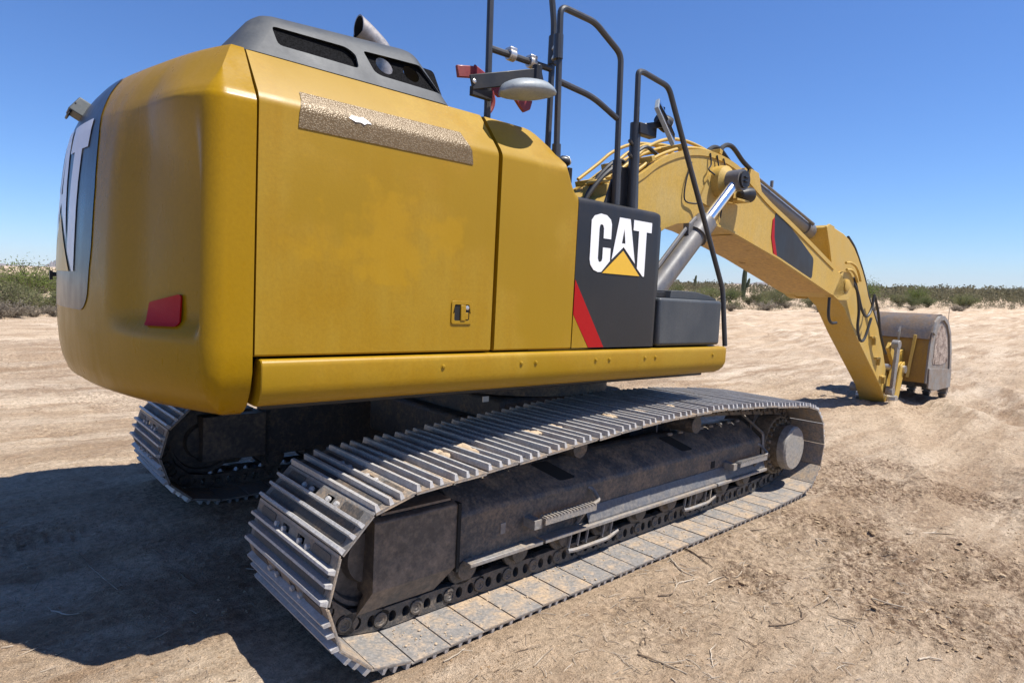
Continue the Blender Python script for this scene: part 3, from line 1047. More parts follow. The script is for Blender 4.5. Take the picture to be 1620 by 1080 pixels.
rcm = MB().tube([(-0.232, -1.37, 2.78), (-0.243, -1.37, 3.115), (-0.195, -1.37, 3.125), (0.075, -1.37, 3.10), (0.905, -1.37, 1.80), (0.945, -1.40, 1.37)], RR, 10, 0.05)
rcm.tube([(-0.225, -1.37, 2.26), (-0.238, -1.37, 2.80)], 0.034, 12)
rcm.prism(round_poly([(-0.325, 2.25), (-0.325, 2.52), (-0.13, 2.54), (-0.11, 2.25)], 0.05, 4), xz(-1.33), 0, 0.012)
for z in (2.66, 2.58):
    rcm.cyl((-0.255, -1.37, z), (-0.32, -1.40, z + 0.01), 0.012, 8)
hrc = rcm.build('step_handrail', RAILM, ex, SW)
for x in (-0.30, -0.10, -0.36):
    MB().lathe((x, -1.36, 2.258), (0, 0, 1), [(0, 0.016), (0.012, 0.016), (0.016, 0.009)], 8).build('base_bolt', ZNC, hrc)
# mirror clamps on the deck rail
for x in (-1.17, -1.02):
    MB().cyl((x - 0.022, -1.24, 2.99), (x + 0.022, -1.24, 2.99), 0.032, 14).box((x, -1.24, 3.018), (0.05, 0.05, 0.018)).build('rail_clamp', ZNC, hra, bevel=0.004)
# right mirror: arm and its grey shell seen from behind
ma = MB().beam((-1.475, -1.30, 2.755), (-1.05, -1.37, 2.885), 0.012, 0.075).cyl((-1.08, -1.36, 2.80), (-1.08, -1.36, 2.93), 0.028, 10)
ma.box((-1.40, -1.29, 2.72), (0.13, 0.03, 0.05))
mir = ma.build('mirror_arm', BLK, ex, SW, bevel=0.004)
for x in (-1.46, -1.405):
    MB().lathe((x, -1.306, 2.757 + (x + 1.475) * 0.3), (0, -1, 0), [(0, 0.012), (0.006, 0.012), (0.010, 0.006)], 8).build('arm_bolt', ZNC, mir)
a0_, L = Vector((-1.19, -1.43, 2.742)), 0.37
ax = Vector((0.95, -0.05, 0.16)).normalized()
sd_ = Vector((0.05, 1.0, -0.10)).normalized()
upv = ax.cross(sd_).normalized()
upv = upv if upv.z > 0 else -upv
rows = []
for i in range(13):
    u = -1 + 2 * i / 12
    w = (max(0.0, 1 - abs(u) ** 2.2)) ** (0.42 if u < 0 else 0.75)
    c0 = a0_ + ax * (u * L / 2)
    row = []
    for j in range(16):
        t = 2 * PI * j / 16
        hgt = 0.070 if math.sin(t) > 0 else 0.024
        row.append(c0 + sd_ * (0.10 * math.cos(t) * max(w, 0.03)) + upv * (hgt * math.sin(t) * max(w, 0.05)))
    rows.append(row)
m = MB().grid(rows, closed=True)
m.f += [tuple(range(16)), tuple(12 * 16 + j for j in range(16))]
m.mi += [0, 0]
m.build('mirror_shell', GREYP, mir, smooth=60)
# red lockout lever with its strap
m = MB().beam((-1.47, -1.16, 2.845), (-1.36, -1.16, 2.868), 0.02, 0.062)
m.prism([(-1.38, 2.83), (-1.36, 2.91), (-1.29, 2.885), (-1.10, 2.83), (-1.10, 2.80), (-1.19, 2.775), (-1.24, 2.80)], xz(-1.17), 0, 0.014)
m.prism([(-1.05, 2.745), (-1.02, 2.725), (-0.975, 2.75), (-0.96, 2.80), (-1.09, 2.82), (-1.09, 2.78)], xz(-1.20), 0, 0.02)
lev = m.build('safety_lever', REDP, ex, SW, bevel=0.005)
MB().tube(catmull([(-1.25, -1.18, 2.79), (-1.235, -1.18, 2.74), (-1.25, -1.18, 2.69), (-1.28, -1.18, 2.665)], 5), 0.014, 8).build('lever_strap', REDP, lev)
MB().tube([(-1.28, -1.18, 2.67), (-1.285, -1.19, 2.62)], 0.013, 8).tube([(-1.285, -1.19, 2.622), (-1.25, -1.19, 2.62)], 0.012, 8).build('lever_chain', ZNC, lev)
# second, edge-on mirror and work lamp on the front rail
mb = MB().box((-0.16, -1.385, 2.765), (0.17, 0.06, 0.07)).beam((-0.20, -1.39, 2.78), (0.02, -1.42, 2.84), 0.03, 0.04)
m2 = mb.build('front_mirror_bracket', BLK, ex, SW, bevel=0.006)
va = Vector((0.66, -0.05, -0.75)).normalized()
vb = Vector((0.77, 0.58, 0.27))
vb = (vb - va * vb.dot(va)).normalized()
R2 = Matrix((va, vb, va.cross(vb))).transposed()
R2 = R2 @ Matrix.Rotation(math.radians(9), 3, 'X')
m = MB().box((-0.005, -1.42, 2.845), (0.27, 0.17, 0.026), R2)
m.box(Vector((-0.005, -1.42, 2.845)) + R2 @ Vector((0, 0, 0.014)), (0.25, 0.15, 0.004), R2, 1)
m.build('front_mirror_shell', [GREYP, MIR], m2, bevel=0.012)
m = MB().lathe((0.085, -1.33, 2.885), (0.9, -0.25, -0.35), [(-0.05, 0.03), (-0.03, 0.045), (0.03, 0.055), (0.05, 0.055), (0.052, 0.048)], 16)
m.box((0.07, -1.33, 2.95), (0.03, 0.03, 0.05))
m.build('work_lamp', BLK, m2, bevel=0.0)
MB().lathe((0.085 + 0.048, -1.343, 2.866), (0.9, -0.25, -0.35), [(0, 0.047), (0.004, 0.047)], 16).build('lamp_lens', LENS, m2)

# ---- cab (left front; mostly hidden behind the body) -------------------
cab = MB()
CP = [(-0.55, 1.25), (1.18, 1.25), (1.30, 1.75), (1.22, 2.35), (0.98, 2.88), (0.90, 2.93), (-0.45, 2.93), (-0.55, 2.85)]
cab.prism(CP, xz(0), 0.50, 1.42)
cabo = cab.build('cab', BLK, ex, SW, bevel=0.03, bseg=3)
for y in (0.497, 1.423):
    MB().prism(round_poly([(-0.42, 1.95), (0.55, 1.95), (0.55, 2.80), (-0.40, 2.80)], 0.05), xz(y), -0.004, 0.004).build('side_window', GLS, cabo)
    MB().prism(round_poly([(0.63, 1.60), (1.20, 1.78), (1.13, 2.34), (0.88, 2.80), (0.63, 2.80)], 0.05), xz(y), -0.004, 0.004).build('side_window', GLS, cabo)
ws = MB().add([(1.30, 0.56, 1.80), (1.30, 1.36, 1.80), (1.232, 1.36, 2.32), (1.232, 0.56, 2.32)], [(0, 1, 2, 3)])
ws.add([(1.228, 0.56, 2.36), (1.228, 1.36, 2.36), (1.0, 1.36, 2.86), (1.0, 0.56, 2.86)], [(0, 1, 2, 3)])
for i, p in enumerate(ws.v):
    ws.v[i] = (p[0] + 0.008, p[1], p[2])
ws.build('windscreen', GLS, cabo)
lm = MB().lathe((0.97, 0.52, 3.02), (1, -0.1, -0.1), [(-0.05, 0.03), (-0.02, 0.05), (0.04, 0.06), (0.05, 0.055)], 14).box((0.95, 0.52, 2.96), (0.04, 0.05, 0.10))
lm.box((1.03, 0.49, 2.78), (0.05, 0.05, 0.36))
lm.build('cab_lamp', BLK, cabo, bevel=0.004)
MB().lathe((1.02, 0.515, 3.03), (1, -0.1, 0.6), [(0, 0.05), (0.012, 0.05), (0.03, 0.03)], 14).build('lamp_lens', LENS, cabo)

# ---- revolving frame and slew ring --------------------------------------
m = MB().box((-0.85, 0, 1.24), (3.3, 2.62, 0.20)).box((1.0, 0.0, 1.30), (0.9, 0.9, 0.30)).box((0.15, 1.0, 1.25), (2.3, 0.8, 0.16)).box((0.4, -1.1, 1.30), (0.85, 0.58, 0.16))
m.build('swing_frame', BLK, ex, SW, bevel=0.01)
MB().lathe((0, 0, 0.96), (0, 0, 1), [(0, 0.80), (0.10, 0.80), (0.10, 0.70), (0.19, 0.70)], 40).build('slew_ring', FRM, ex)
# boom foot brackets
for y in (-0.42, 0.39):
    MB().prism([(-0.2, 1.3), (1.0, 1.3), (0.95, 1.6), (0.55, 2.15), (0.40, 2.25), (0.22, 2.15), (-0.1, 1.6)], xz(y), 0, 0.04).build('boom_bracket', YEL, ex, SW, bevel=0.005)

# ---- boom -----------------------------------------------------------------
top = [(0.30, 2.13), (0.62, 2.46), (0.90, 2.68), (1.168, 2.842), (1.349, 2.965), (1.607, 3.085), (1.883, 3.166), (2.186, 3.203), (2.515, 3.184), (2.801, 3.122), (3.10, 3.005), (3.447, 2.868), (4.123, 2.655), (5.249, 2.270), (5.60, 2.15)]
low = [(5.75, 2.05), (5.70, 1.92), (5.45, 1.86), (5.203, 1.915), (3.716, 2.271), (2.756, 2.461), (2.577, 2.492), (2.311, 2.513), (2.053, 2.492), (1.707, 2.440), (1.542, 2.383), (1.10, 2.14), (0.62, 1.88), (0.42, 1.84), (0.27, 1.92)]
sm_top = [(p.x, p.y) for p in catmull([Vector((a, b, 0)) for a, b in top], 3)]
YB = 0.34
m = MB().prism(sm_top + low, xz(0), -YB, YB)
boom = m.build('boom', BOOMY, ex, SW, smooth=25, bevel=0.012)
# top flange plates standing proud along both upper edges
for y in (-YB - 0.012, YB - 0.03):
    up_ = sm_top[6:-3]
    inn_ = [(x, z - 0.045) for x, z in up_]
    MB().prism([(x, z + 0.012) for x, z in up_] + inn_[::-1], xz(y), 0, 0.042).build('edge_flange', BOOMY, boom, smooth=25)
lw = low[3:9]
for y in (-YB - 0.03,):
    MB().prism([(x, z) for x, z in lw] + [(x, z - 0.022) for x, z in lw[::-1]], xz(y), 0, 0.05).build('edge_flange', BOOMY, boom, smooth=25)
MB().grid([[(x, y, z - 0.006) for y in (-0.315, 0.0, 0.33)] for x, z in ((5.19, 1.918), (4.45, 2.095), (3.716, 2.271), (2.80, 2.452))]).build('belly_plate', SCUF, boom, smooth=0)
MB().prism(round_poly([(3.60, 2.30), (3.82, 2.262), (4.64, 2.07), (4.645, 2.33), (4.30, 2.50), (3.96, 2.66), (3.60, 2.795), (3.57, 2.70)], 0.05), xz(-YB), -0.004, 0.001).build('boom_decal', BLK, boom, smooth=0)
MB().prism([(3.535, 2.69), (3.575, 2.72), (3.60, 2.50), (3.70, 2.277), (3.62, 2.292), (3.53, 2.50)], xz(-YB), -0.006, 0.001).build('boom_stripe', RED, boom, smooth=0)
# hydraulic pipes along the back of the boom
for i, y in enumerate((-0.27, -0.19, -0.08, 0.02, 0.12, 0.22)):
    zz = 0.035 + 0.018 * (i % 3)
    P = catmull([(x, y + 0.01 * math.sin(x * 3 + i), z + zz + 0.10 * math.exp(-((x - 1.5) / 0.7) ** 2) * (i % 2)) for x, z in top[2:12 - (i % 2)]], 4)
    MB().tube(P, 0.017, 7).build('hydraulic_pipe', BOOMY, boom, smooth=60)
for x in (0.95, 1.3, 1.75, 2.4, 2.9):
    z = float(np.interp(x, [p[0] for p in top], [p[1] for p in top]))
    MB().box((x, -0.02, z + 0.06), (0.05, 0.62, 0.05), Matrix.Rotation(-0.35 if x < 2 else 0.3, 3, 'Y')).build('pipe_clamp', BOOMY, boom, bevel=0.004)
for x, y in ((1.05, -0.25), (1.22, -0.12), (1.5, -0.2)):
    z = float(np.interp(x, [p[0] for p in top], [p[1] for p in top]))
    MB().tube(catmull([(x, y, z + 0.05), (x - 0.2, y, z + 0.07), (x - 0.45, y + 0.05, z - 0.2), (x - 0.6, y + 0.1, z - 0.6)], 5), 0.02, 7).build('boom_hose', RUB, boom)
for s, off in ((1, 0.0), (-1, 0.06)):
    MB().tube(catmull([(2.74, 0.08 * s, 3.22), (2.80, 0.08 * s, 3.40), (2.99, 0.08 * s, 3.455), (3.25, 0.08 * s, 3.335), (3.52, 0.08 * s, 3.23), (3.60, 0.08 * s, 3.10)], 6), 0.026, 8).build('boom_hose', RUB, boom)
MB().box((0.86, -0.1, 2.62), (0.16, 0.30, 0.16)).lathe((0.86, -0.1, 2.70), (0, 0, 1), [(0, 0.13), (0.03, 0.13), (0.05, 0.06)], 16).build('pipe_manifold', BOOMY, boom, bevel=0.01)
# boss where the boom cylinders attach
BP = Vector((2.36, -0.56, 2.93))
MB().lathe((2.36, -0.34, 2.93), (0, -1, 0), [(-0.7, 0.17), (0.0, 0.17), (0.10, 0.16), (0.14, 0.10)], 20).prism(round_poly([(2.02, 2.70), (2.2, 3.03), (2.45, 3.06), (2.5, 2.78), (2.25, 2.66)], 0.08), xz(-0.36), 0, 0.03).build('cylinder_boss', BOOMY, boom)
# small lines beside the boss
for P in ([(2.16, -0.36, 3.19), (2.17, -0.37, 3.08), (2.12, -0.38, 3.02), (2.20, -0.40, 2.98)], [(2.28, -0.36, 3.19), (2.33, -0.37, 3.06), (2.40, -0.42, 2.98)], [(2.40, -0.36, 3.18), (2.43, -0.38, 3.08), (2.41, -0.45, 2.98)],
          [(1.86, -0.355, 3.05), (1.78, -0.36, 2.85), (1.78, -0.36, 2.68), (1.92, -0.37, 2.66), (2.0, -0.40, 2.68)], [(2.36, -0.40, 2.84), (2.42, -0.37, 2.72), (2.43, -0.355, 2.58)]):
    MB().tube(catmull(P, 5), 0.008, 6).build('grease_line', RUB, boom)
# boom work lamp on its yellow bracket
MB().box((2.62, -0.42, 2.775), (0.24, 0.14, 0.02)).box((2.52, -0.39, 2.80), (0.02, 0.10, 0.09)).tube([(2.48, -0.36, 2.80), (2.40, -0.40, 2.90)], 0.012, 6).build('lamp_bracket', BOOMY, boom)
MB().lathe((2.70, -0.45, 2.845), (0.96, -0.15, 0.1), [(-0.09, 0.03), (-0.07, 0.055), (0.0, 0.075), (0.09, 0.078), (0.10, 0.06)], 16).build('boom_lamp', BLK, boom)
# boom cylinders
for s in (-1, 1):
    y = 0.55 * s
    A, B = Vector((2.36, y, 2.93)), Vector((0.82, y, 1.48))
    d = (B - A).normalized()
    m = MB().cyl(A + d * 0.80, B, 0.098, 20).cyl(A + d * 0.68, A + d * 0.82, 0.112, 20).cyl(A + d * 0.82, A + d * 0.90, 0.120, 20)
    m.box(A + d * 0.95 + Vector((-0.07, 0, 0.09)), (0.08, 0.06, 0.10))
    m.tube([A + d * 0.78 + Vector((-0.09, 0, 0.09)), A + d * 1.0 + Vector((-0.10, 0, 0.10)), A + d * 1.9 + Vector((-0.09, 0, 0.09))], 0.02, 8)
    cy = m.build('boom_cylinder', CYLG, ex, SW)
    MB().cyl(A + d * 0.08, A + d * 0.72, 0.052, 20).build('cylinder_rod', CHR, cy)
    MB().cyl(A + Vector((0, -0.075, 0)), A + Vector((0, 0.075, 0)), 0.105, 20).build('rod_eye', CYLG, cy)
    m = MB().cyl(A + Vector((0, 0.075 * s, 0)), A + Vector((0, 0.10 * s, 0)), 0.085, 20)
    m.box(A + Vector((0, 0.108 * s, 0.02)), (0.07, 0.02, 0.012)).box(A + Vector((0, 0.108 * s, -0.02)), (0.07, 0.02, 0.012))
    m.build('pin_cap', BLK, cy)
# stick cylinder on the back of the boom
A, B = Vector((3.42, 0, 3.16)), Vector((5.42, 0, 2.68))
d = (B - A).normalized()
m = MB().cyl(A, A + d * 1.72, 0.095, 20).cyl(A + d * 1.62, A + d * 1.80, 0.115, 20).box(A + d * 0.05, (0.25, 0.16, 0.16), Matrix.Rotation(0.25, 3, 'Y')).cyl(A + d * 0.5 + Vector((0, -0.1, 0.09)), A + d * 0.5 + Vector((0, -0.1, 0.17)), 0.02, 8)
m.tube([A + d * 0.1 + Vector((0, -0.11, 0.06)), A + d * 1.7 + Vector((0, -0.11, 0.06))], 0.018, 8)
sc = m.build('stick_cylinder', CYLG, ex, SW)
MB().cyl(A + d * 1.75, B, 0.055, 18).build('cylinder_rod', CHR, sc)
for y in (-0.14, 0.11):
    MB().prism([(3.25, 2.93), (3.75, 2.76), (3.52, 3.24), (3.35, 3.26)], xz(y), 0, 0.03).build('cylinder_lug', BOOMY, boom, bevel=0.006)

# ---- stick -------------------------------------------------------------------
YS = 0.20
face = [(5.23, 2.79), (5.30, 2.83), (5.532, 2.812), (5.80, 2.77), (6.02, 2.705), (6.23, 2.60), (6.38, 2.487), (6.60, 2.29), (6.78, 2.10), (6.90, 1.93), (7.18, 1.66), (7.519, 1.33), (7.80, 0.90), (8.10, 0.46), (8.20, 0.30), (8.17, 0.20), (8.07, 0.175), (7.98, 0.22),
        (7.742, 0.471), (6.516, 1.35), (6.033, 1.74), (5.75, 1.86), (5.55, 2.02), (5.50, 2.30), (5.38, 2.55)]
m = MB().prism(face, xz(0), -YS, YS)
stick = m.build('stick', BOOMY, ex, SW, bevel=0.010)
for y in (-YS - 0.14, YS + 0.02):          # boom nose plates that hold the stick
    MB().prism(round_poly([(5.30, 1.89), (5.42, 2.04), (5.55, 2.22), (5.78, 2.24), (5.95, 2.13), (5.96, 1.93), (5.80, 1.84), (5.50, 1.83)], 0.06), xz(y), 0, 0.12).build('nose_plate', BOOMY, boom, bevel=0.012)
    MB().lathe((5.72, y + 0.06, 2.04), (0, -1 if y < 0 else 1, 0), [(0, 0.085), (0.075, 0.085), (0.085, 0.06)], 18).build('pin_cap', BOOMY, boom)
# stiffeners and lugs on the stick
for y in (-YS - 0.02, YS - 0.01):
    MB().prism([(5.22, 2.80), (5.31, 2.845), (5.47, 2.825), (5.44, 2.60), (5.55, 2.28), (5.50, 2.26), (5.36, 2.55)], xz(y), 0, 0.03).build('stick_lug', BOOMY, stick, bevel=0.006)
for (x, z) in ((7.16, 1.30), (7.42, 0.97), (7.70, 0.66)):
    MB().box((x, -YS - 0.02, z), (0.16, 0.05, 0.03)).box((x + 0.06, -YS - 0.02, z - 0.06), (0.03, 0.05, 0.12)).build('hose_bracket', BOOMY, stick, bevel=0.004)
for P in ([(5.56, 2.34), (5.72, 2.35), (5.90, 2.31), (6.02, 2.22), (6.10, 2.12)], [(5.60, 2.25), (5.78, 2.25), (5.92, 2.18), (6.0, 2.10)]):
    MB().tube(catmull([(x, -0.37, z) for x, z in P], 4), 0.018, 7).build('hydraulic_pipe', BOOMY, stick, smooth=60)
for P in ([(6.05, 2.17), (6.22, 1.95), (6.32, 1.70), (6.33, 1.45), (6.46, 1.27), (6.62, 1.30), (6.80, 1.60)], [(5.98, 2.12), (6.20, 1.98), (6.42, 1.72), (6.62, 1.62), (6.78, 1.74), (6.83, 1.95)],
          [(6.85, 1.95), (7.05, 1.70), (7.20, 1.40), (7.40, 1.15), (7.52, 1.05)], [(5.30, 1.86), (5.32, 1.62), (5.42, 1.52), (5.58, 1.52)]):
    MB().tube(catmull([(x, -0.30, z) for x, z in P], 5), 0.020, 7).build('stick_hose', RUB, stick)
for y in (-0.16, -0.08, 0.05, 0.14):
    MB().tube(catmull([(x + 0.05, y, z + 0.04) for x, z in face[4:12]], 4), 0.022, 7).build('hydraulic_pipe', RUB, stick)
# bucket cylinder on the front of the stick, links and pins
A, B = Vector((6.55, 0, 2.56)), Vector((8.02, 0, 1.16))
d = (B - A).normalized()
m = MB().cyl(A, A + d * 1.55, 0.085, 18).cyl(A + d * 1.45, A + d * 1.6, 0.10, 18)
bc = m.build('bucket_cylinder', CYLG, ex, SW)
MB().cyl(A + d * 1.5, B, 0.05, 16).build('cylinder_rod', CHR, bc)
for y in (-0.30, 0.25):
    lk = MB()
    lk.beam((8.02, y, 1.18), (7.93, y, 0.42), 0.05, 0.12)
    lk.cyl((8.02, y - 0.03, 1.18), (8.02, y + 0.08, 1.18), 0.075, 14)
    lk.cyl((7.93, y - 0.03, 0.42), (7.93, y + 0.08, 0.42), 0.075, 14)
    lk.build('bucket_link', WORN, ex, SW, bevel=0.008)
for y in (-0.16, 0.10):
    pl = MB()
    pl.beam((8.02, y, 1.16), (8.42, y, 0.78), 0.06, 0.14)
    pl.cyl((8.42, y - 0.03, 0.76), (8.42, y + 0.09, 0.76), 0.08, 14)
    pl.build('power_link', BOOMY, ex, SW, bevel=0.008)

# ---- bucket ----------------------------------------------------------------------
YK = 0.55
BXF = lambda P: [(8.6 + (x - 8.22) * 1.19, z) for x, z in P]
outl = [(8.22, 0.55), (8.25, 1.10), (8.30, 1.40), (8.38, 1.58), (8.52, 1.68), (8.70, 1.69), (8.90, 1.60), (9.07, 1.40), (9.18, 1.10), (9.24, 0.80), (9.27, 0.52), (9.27, 0.44)]
outl = BXF(outl)
inr = [(x + (0.03 if x < 8.85 else -0.03 if x > 9.4 else 0), z - (0.03 if z > 1.45 else 0)) for x, z in outl]
m = MB()
m.prism(outl + inr[::-1], xz(0), -YK, YK)
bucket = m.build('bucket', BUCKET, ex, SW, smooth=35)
# worn heel band over the top of the wrapper
ho_ = [(8.255, 1.28), (8.30, 1.405), (8.38, 1.588), (8.52, 1.69), (8.70, 1.70), (8.90, 1.61), (9.08, 1.405)]
ho_ = BXF(ho_)
MB().prism([(x - 0.012 if x < 8.95 else x + 0.01, z + 0.012) for x, z in ho_] + ho_[::-1], xz(0), -YK - 0.005, YK + 0.005).build('heel_plate', HEEL, bucket, smooth=35)
for s in (-1, 1):
    y = YK * s
    d0, d1 = (0, -0.03) if s < 0 else (0, 0.03)
    MB().prism([(x, z) for x, z in outl] + [(9.05, 0.44)], xz(y), d0, d1).build('side_plate', WORN, bucket, smooth=0, bevel=0.004)
    MB().prism(round_poly(BXF([(8.42, 0.86), (8.45, 1.30), (8.60, 1.52), (8.78, 1.50), (8.98, 1.25), (9.08, 0.88), (8.75, 0.84)]), 0.05), xz(y + d1), 0, d1 * 0.25).build('worn_cheek', CHEEK, bucket, smooth=0)
    o2 = outl[2:]
    i2 = [(x + (9.2 - x) * 0.16, z - (z - 0.95) * 0.10) for x, z in o2]
    MB().prism(o2 + i2[::-1], xz(y + d1), d0, d1 * 0.8).build('edge_band', WORN, bucket, smooth=35)
    MB().prism(BXF([(8.25, 0.80), (8.27, 0.46), (8.6, 0.40), (9.27, 0.42), (9.27, 0.74), (8.75, 0.78)]), xz(y + d1), d0, d1 * 0.9).build('side_cutter', WORN, bucket, bevel=0.006)
MB().box((9.845, 0, 0.44), (0.07, 2 * YK + 0.06, 0.16)).build('bucket_lip', WORN, bucket, bevel=0.008)
for k in range(5):
    y = -0.50 + 1.0 * k / 4
    m = MB().box((9.85, y, 0.39), (0.12, 0.14, 0.16), None, 0, 1.0)
    m.add([(9.77, y - 0.06, 0.30), (9.92, y - 0.06, 0.30), (9.92, y + 0.06, 0.30), (9.77, y + 0.06, 0.30), (9.83, y - 0.05, 0.215), (9.88, y - 0.05, 0.215), (9.88, y + 0.05, 0.215), (9.83, y + 0.05, 0.215)],
          [(0, 1, 2, 3), (4, 7, 6, 5), (0, 4, 5, 1), (1, 5, 6, 2), (2, 6, 7, 3), (3, 7, 4, 0)])
    m.build('tooth', TOOTH, bucket, bevel=0.006)
for y in (-0.20, 0.14):
    MB().prism(round_poly([(8.66, 1.10), (8.66, 0.50), (8.40, 0.30), (8.20, 0.20), (8.00, 0.17), (7.95, 0.30), (8.10, 0.48), (8.28, 0.80), (8.45, 1.05)], 0.05), xz(y), 0, 0.06).build('bucket_ear', BOOMY, bucket, bevel=0.008)
for y in (-0.26, -0.30):
    MB().prism(round_poly([(8.44, 0.90), (8.28, 0.84), (8.16, 0.55), (8.05, 0.20), (8.20, 0.13), (8.30, 0.35), (8.40, 0.65)], 0.05), xz(y), 0, 0.03).build('coupler_plate', BOOMY, bucket, bevel=0.006)
MB().cyl((8.09, -0.33, 0.27), (8.09, 0.28, 0.27), 0.07, 16).cyl((8.40, -0.33, 0.76), (8.40, 0.28, 0.76), 0.065, 16).build('hinge_pin', ZNC, bucket)
MB().beam((8.60, -0.36, 1.35), (8.58, -0.30, 0.62), 0.04, 0.05).build('gusset', BOOMY, bucket, bevel=0.006)
MB().prism([(8.65, 1.48), (8.60, 1.38), (8.63, 1.24)], xz(-0.12), 0, 0.03).build('lift_tab', WORN, bucket)

# ================================================================= undercarriage
MB().box((0, 0, 0.72), (1.35, 1.3, 0.46)).box((0.62, 0, 0.62), (0.36, 1.9, 0.34)).box((-0.62, 0, 0.62), (0.36, 1.9, 0.34)).build('car_body', FRM, ex, bevel=0.03)
MB().box((-0.95, -0.80, 1.00), (0.05, 0.005, 0.035)).build('serial_plate', ZNC, ex)

IX, IZ, IR = -2.05, 0.420, 0.375
FX, FZ, FR = 2.04, 0.445, 0.385


def track_path():
    P = [(x, 0.045) for x in np.linspace(1.30, IX, 60)]
    P += arc(IX, IZ, IR, 270, 90, 40)[1:]
    P += [(p.x, p.y) for p in catmull([Vector((IX, IZ + IR, 0)), Vector((-1.57, 0.828, 0)), Vector((-1.0, 0.872, 0)), Vector((-0.36, 0.916, 0)), Vector((0.37, 0.935, 0)), Vector((1.0, 0.912, 0)), Vector((1.6, 0.868, 0)), Vector((FX, FZ + FR, 0))], 12)][1:]
    P += arc(FX, FZ, FR, 90, -72, 40)[1:]
    P += [(p.x, p.y) for p in catmull([Vector((P[-1][0], P[-1][1], 0)), Vector((1.85, 0.058, 0)), Vector((1.55, 0.047, 0)), Vector((1.30, 0.045, 0))], 8)][1:]
    return np.array(P)


TP = track_path()
seg = np.hypot(*(TP[1:] - TP[:-1]).T)
cum = np.concatenate([[0], np.cumsum(seg)])
LT = cum[-1]
NSH = int(round(LT / 0.2032))
PIT = LT / NSH


def on_path(s):
    s = s % LT
    return np.array([np.interp(s, cum, TP[:, 0]), np.interp(s, cum, TP[:, 1])])


def shoe_mesh():
    w, L, th, gh = 0.425, PIT * 0.5, 0.013, 0.030
    m = MB()
    # plate: inner face (z=0) steel/dust, with two clean-out holes near one edge
    ys = [-w, -0.115, -0.045, 0.045, 0.115, w]
    xs = [-L + 0.010, L - 0.052, L - 0.018, L - 0.003]
    for i in range(3):
        for j in range(5):
            if i == 1 and j in (1, 3):
                continue
            m.box(((xs[i] + xs[i + 1]) / 2, (ys[j] + ys[j + 1]) / 2, 0.003), (xs[i + 1] - xs[i], ys[j + 1] - ys[j], 0.006), mi=1)
            m.box(((xs[i] + xs[i + 1]) / 2, (ys[j] + ys[j + 1]) / 2, (th + 0.006) / 2), (xs[i + 1] - xs[i], ys[j + 1] - ys[j], th - 0.006), mi=3)
    m.box((L + 0.003, 0, 0.0095), (0.014, 2 * w, 0.006), mi=1)      # lip that overlaps the next shoe
    # three grousers, worn bright on the crest, tapered
    for gxp, gw, g in ((-L + 0.022, 0.018, gh), (-0.012, 0.016, gh * 0.95), (L - 0.060, 0.016, gh * 0.97)):
        b, t = gw * 0.66, gw * 0.38
        for (a, c) in ((-w, w),):
            m.add([(gxp - b, a, th), (gxp + b, a, th), (gxp + b, c, th), (gxp - b, c, th), (gxp - t, a + 0.006, th + g), (gxp + t, a + 0.006, th + g), (gxp + t, c - 0.006, th + g), (gxp - t, c - 0.006, th + g)],
                  [(4, 5, 6, 7), (0, 1, 5, 4), (1, 2, 6, 5), (2, 3, 7, 6), (3, 0, 4, 7)], 0)
    # dirt packed between the grousers, short of the ends
    for a, b in ((-L + 0.040, -0.028), (0.004, L - 0.077)):
        rr_ = rrect(a, -w + 0.045, b, w - 0.045, min(0.02, (b - a) * 0.45), 3)
        m.prism(rr_, lambda p, q, d: Vector((p, q, d)), th - 0.002, th + 0.004, 2)
    for a, b in ((-w + 0.06, -0.20), (0.20, w - 0.06)):
        m.prism(rrect(L - 0.048, a, L - 0.008, b, 0.012, 3), lambda p, q, d: Vector((p, q, d)), th - 0.002, th + 0.003, 2)
    # bolt heads
    for y in (-0.085, -0.165, 0.085, 0.165):
        m.lathe((L - 0.040, y, th), (0, 0, 1), [(0, 0.014), (0.014, 0.014), (0.017, 0.009)], 6, 0)
    o = m.build('track_shoe', [TIPS, PLT, POCK, PLO], None, smooth=0)
    me = o.data
    bpy.data.objects.remove(o)
    return me


def link_mesh():
    m = MB()
    h = PIT / 2
    for s in (-1, 1):
        y0 = 0.085 * s
        out = round_poly([(-h - 0.035, -0.098), (-h + 0.02, -0.110), (h - 0.03, -0.110), (h + 0.035, -0.090), (h + 0.035, -0.030), (h - 0.03, -0.006), (-h + 0.02, -0.006), (-h - 0.035, -0.03)], 0.02, 3)
        h1 = arc(-0.045, -0.056, 0.026, 0, 360, 12)[:-1]
        h1 = [(x * 0.85 - 0.005, z * 1.15 + 0.008) for x, z in h1]
        h2 = [(x + 0.078, z) for x, z in h1]
        m.prism([out, h1, h2], lambda a, b, d: Vector((a, y0 + d * s, b)), 0.0, 0.045)
        m.lathe((h, y0 + 0.04 * s, -0.060), (0, s, 0), [(0, 0.036), (0.012, 0.036), (0.014, 0.026), (0.010, 0.022), (0.010, 0.012), (0.006, 0.008)], 14)
    m.cyl((h, -0.085, -0.06), (h, 0.085, -0.06), 0.03, 10)
    o = m.build('track_link', LINK, None, smooth=30)
    me = o.data
    bpy.data.objects.remove(o)
    return me


SHOE, CHAIN = shoe_mesh(), link_mesh()


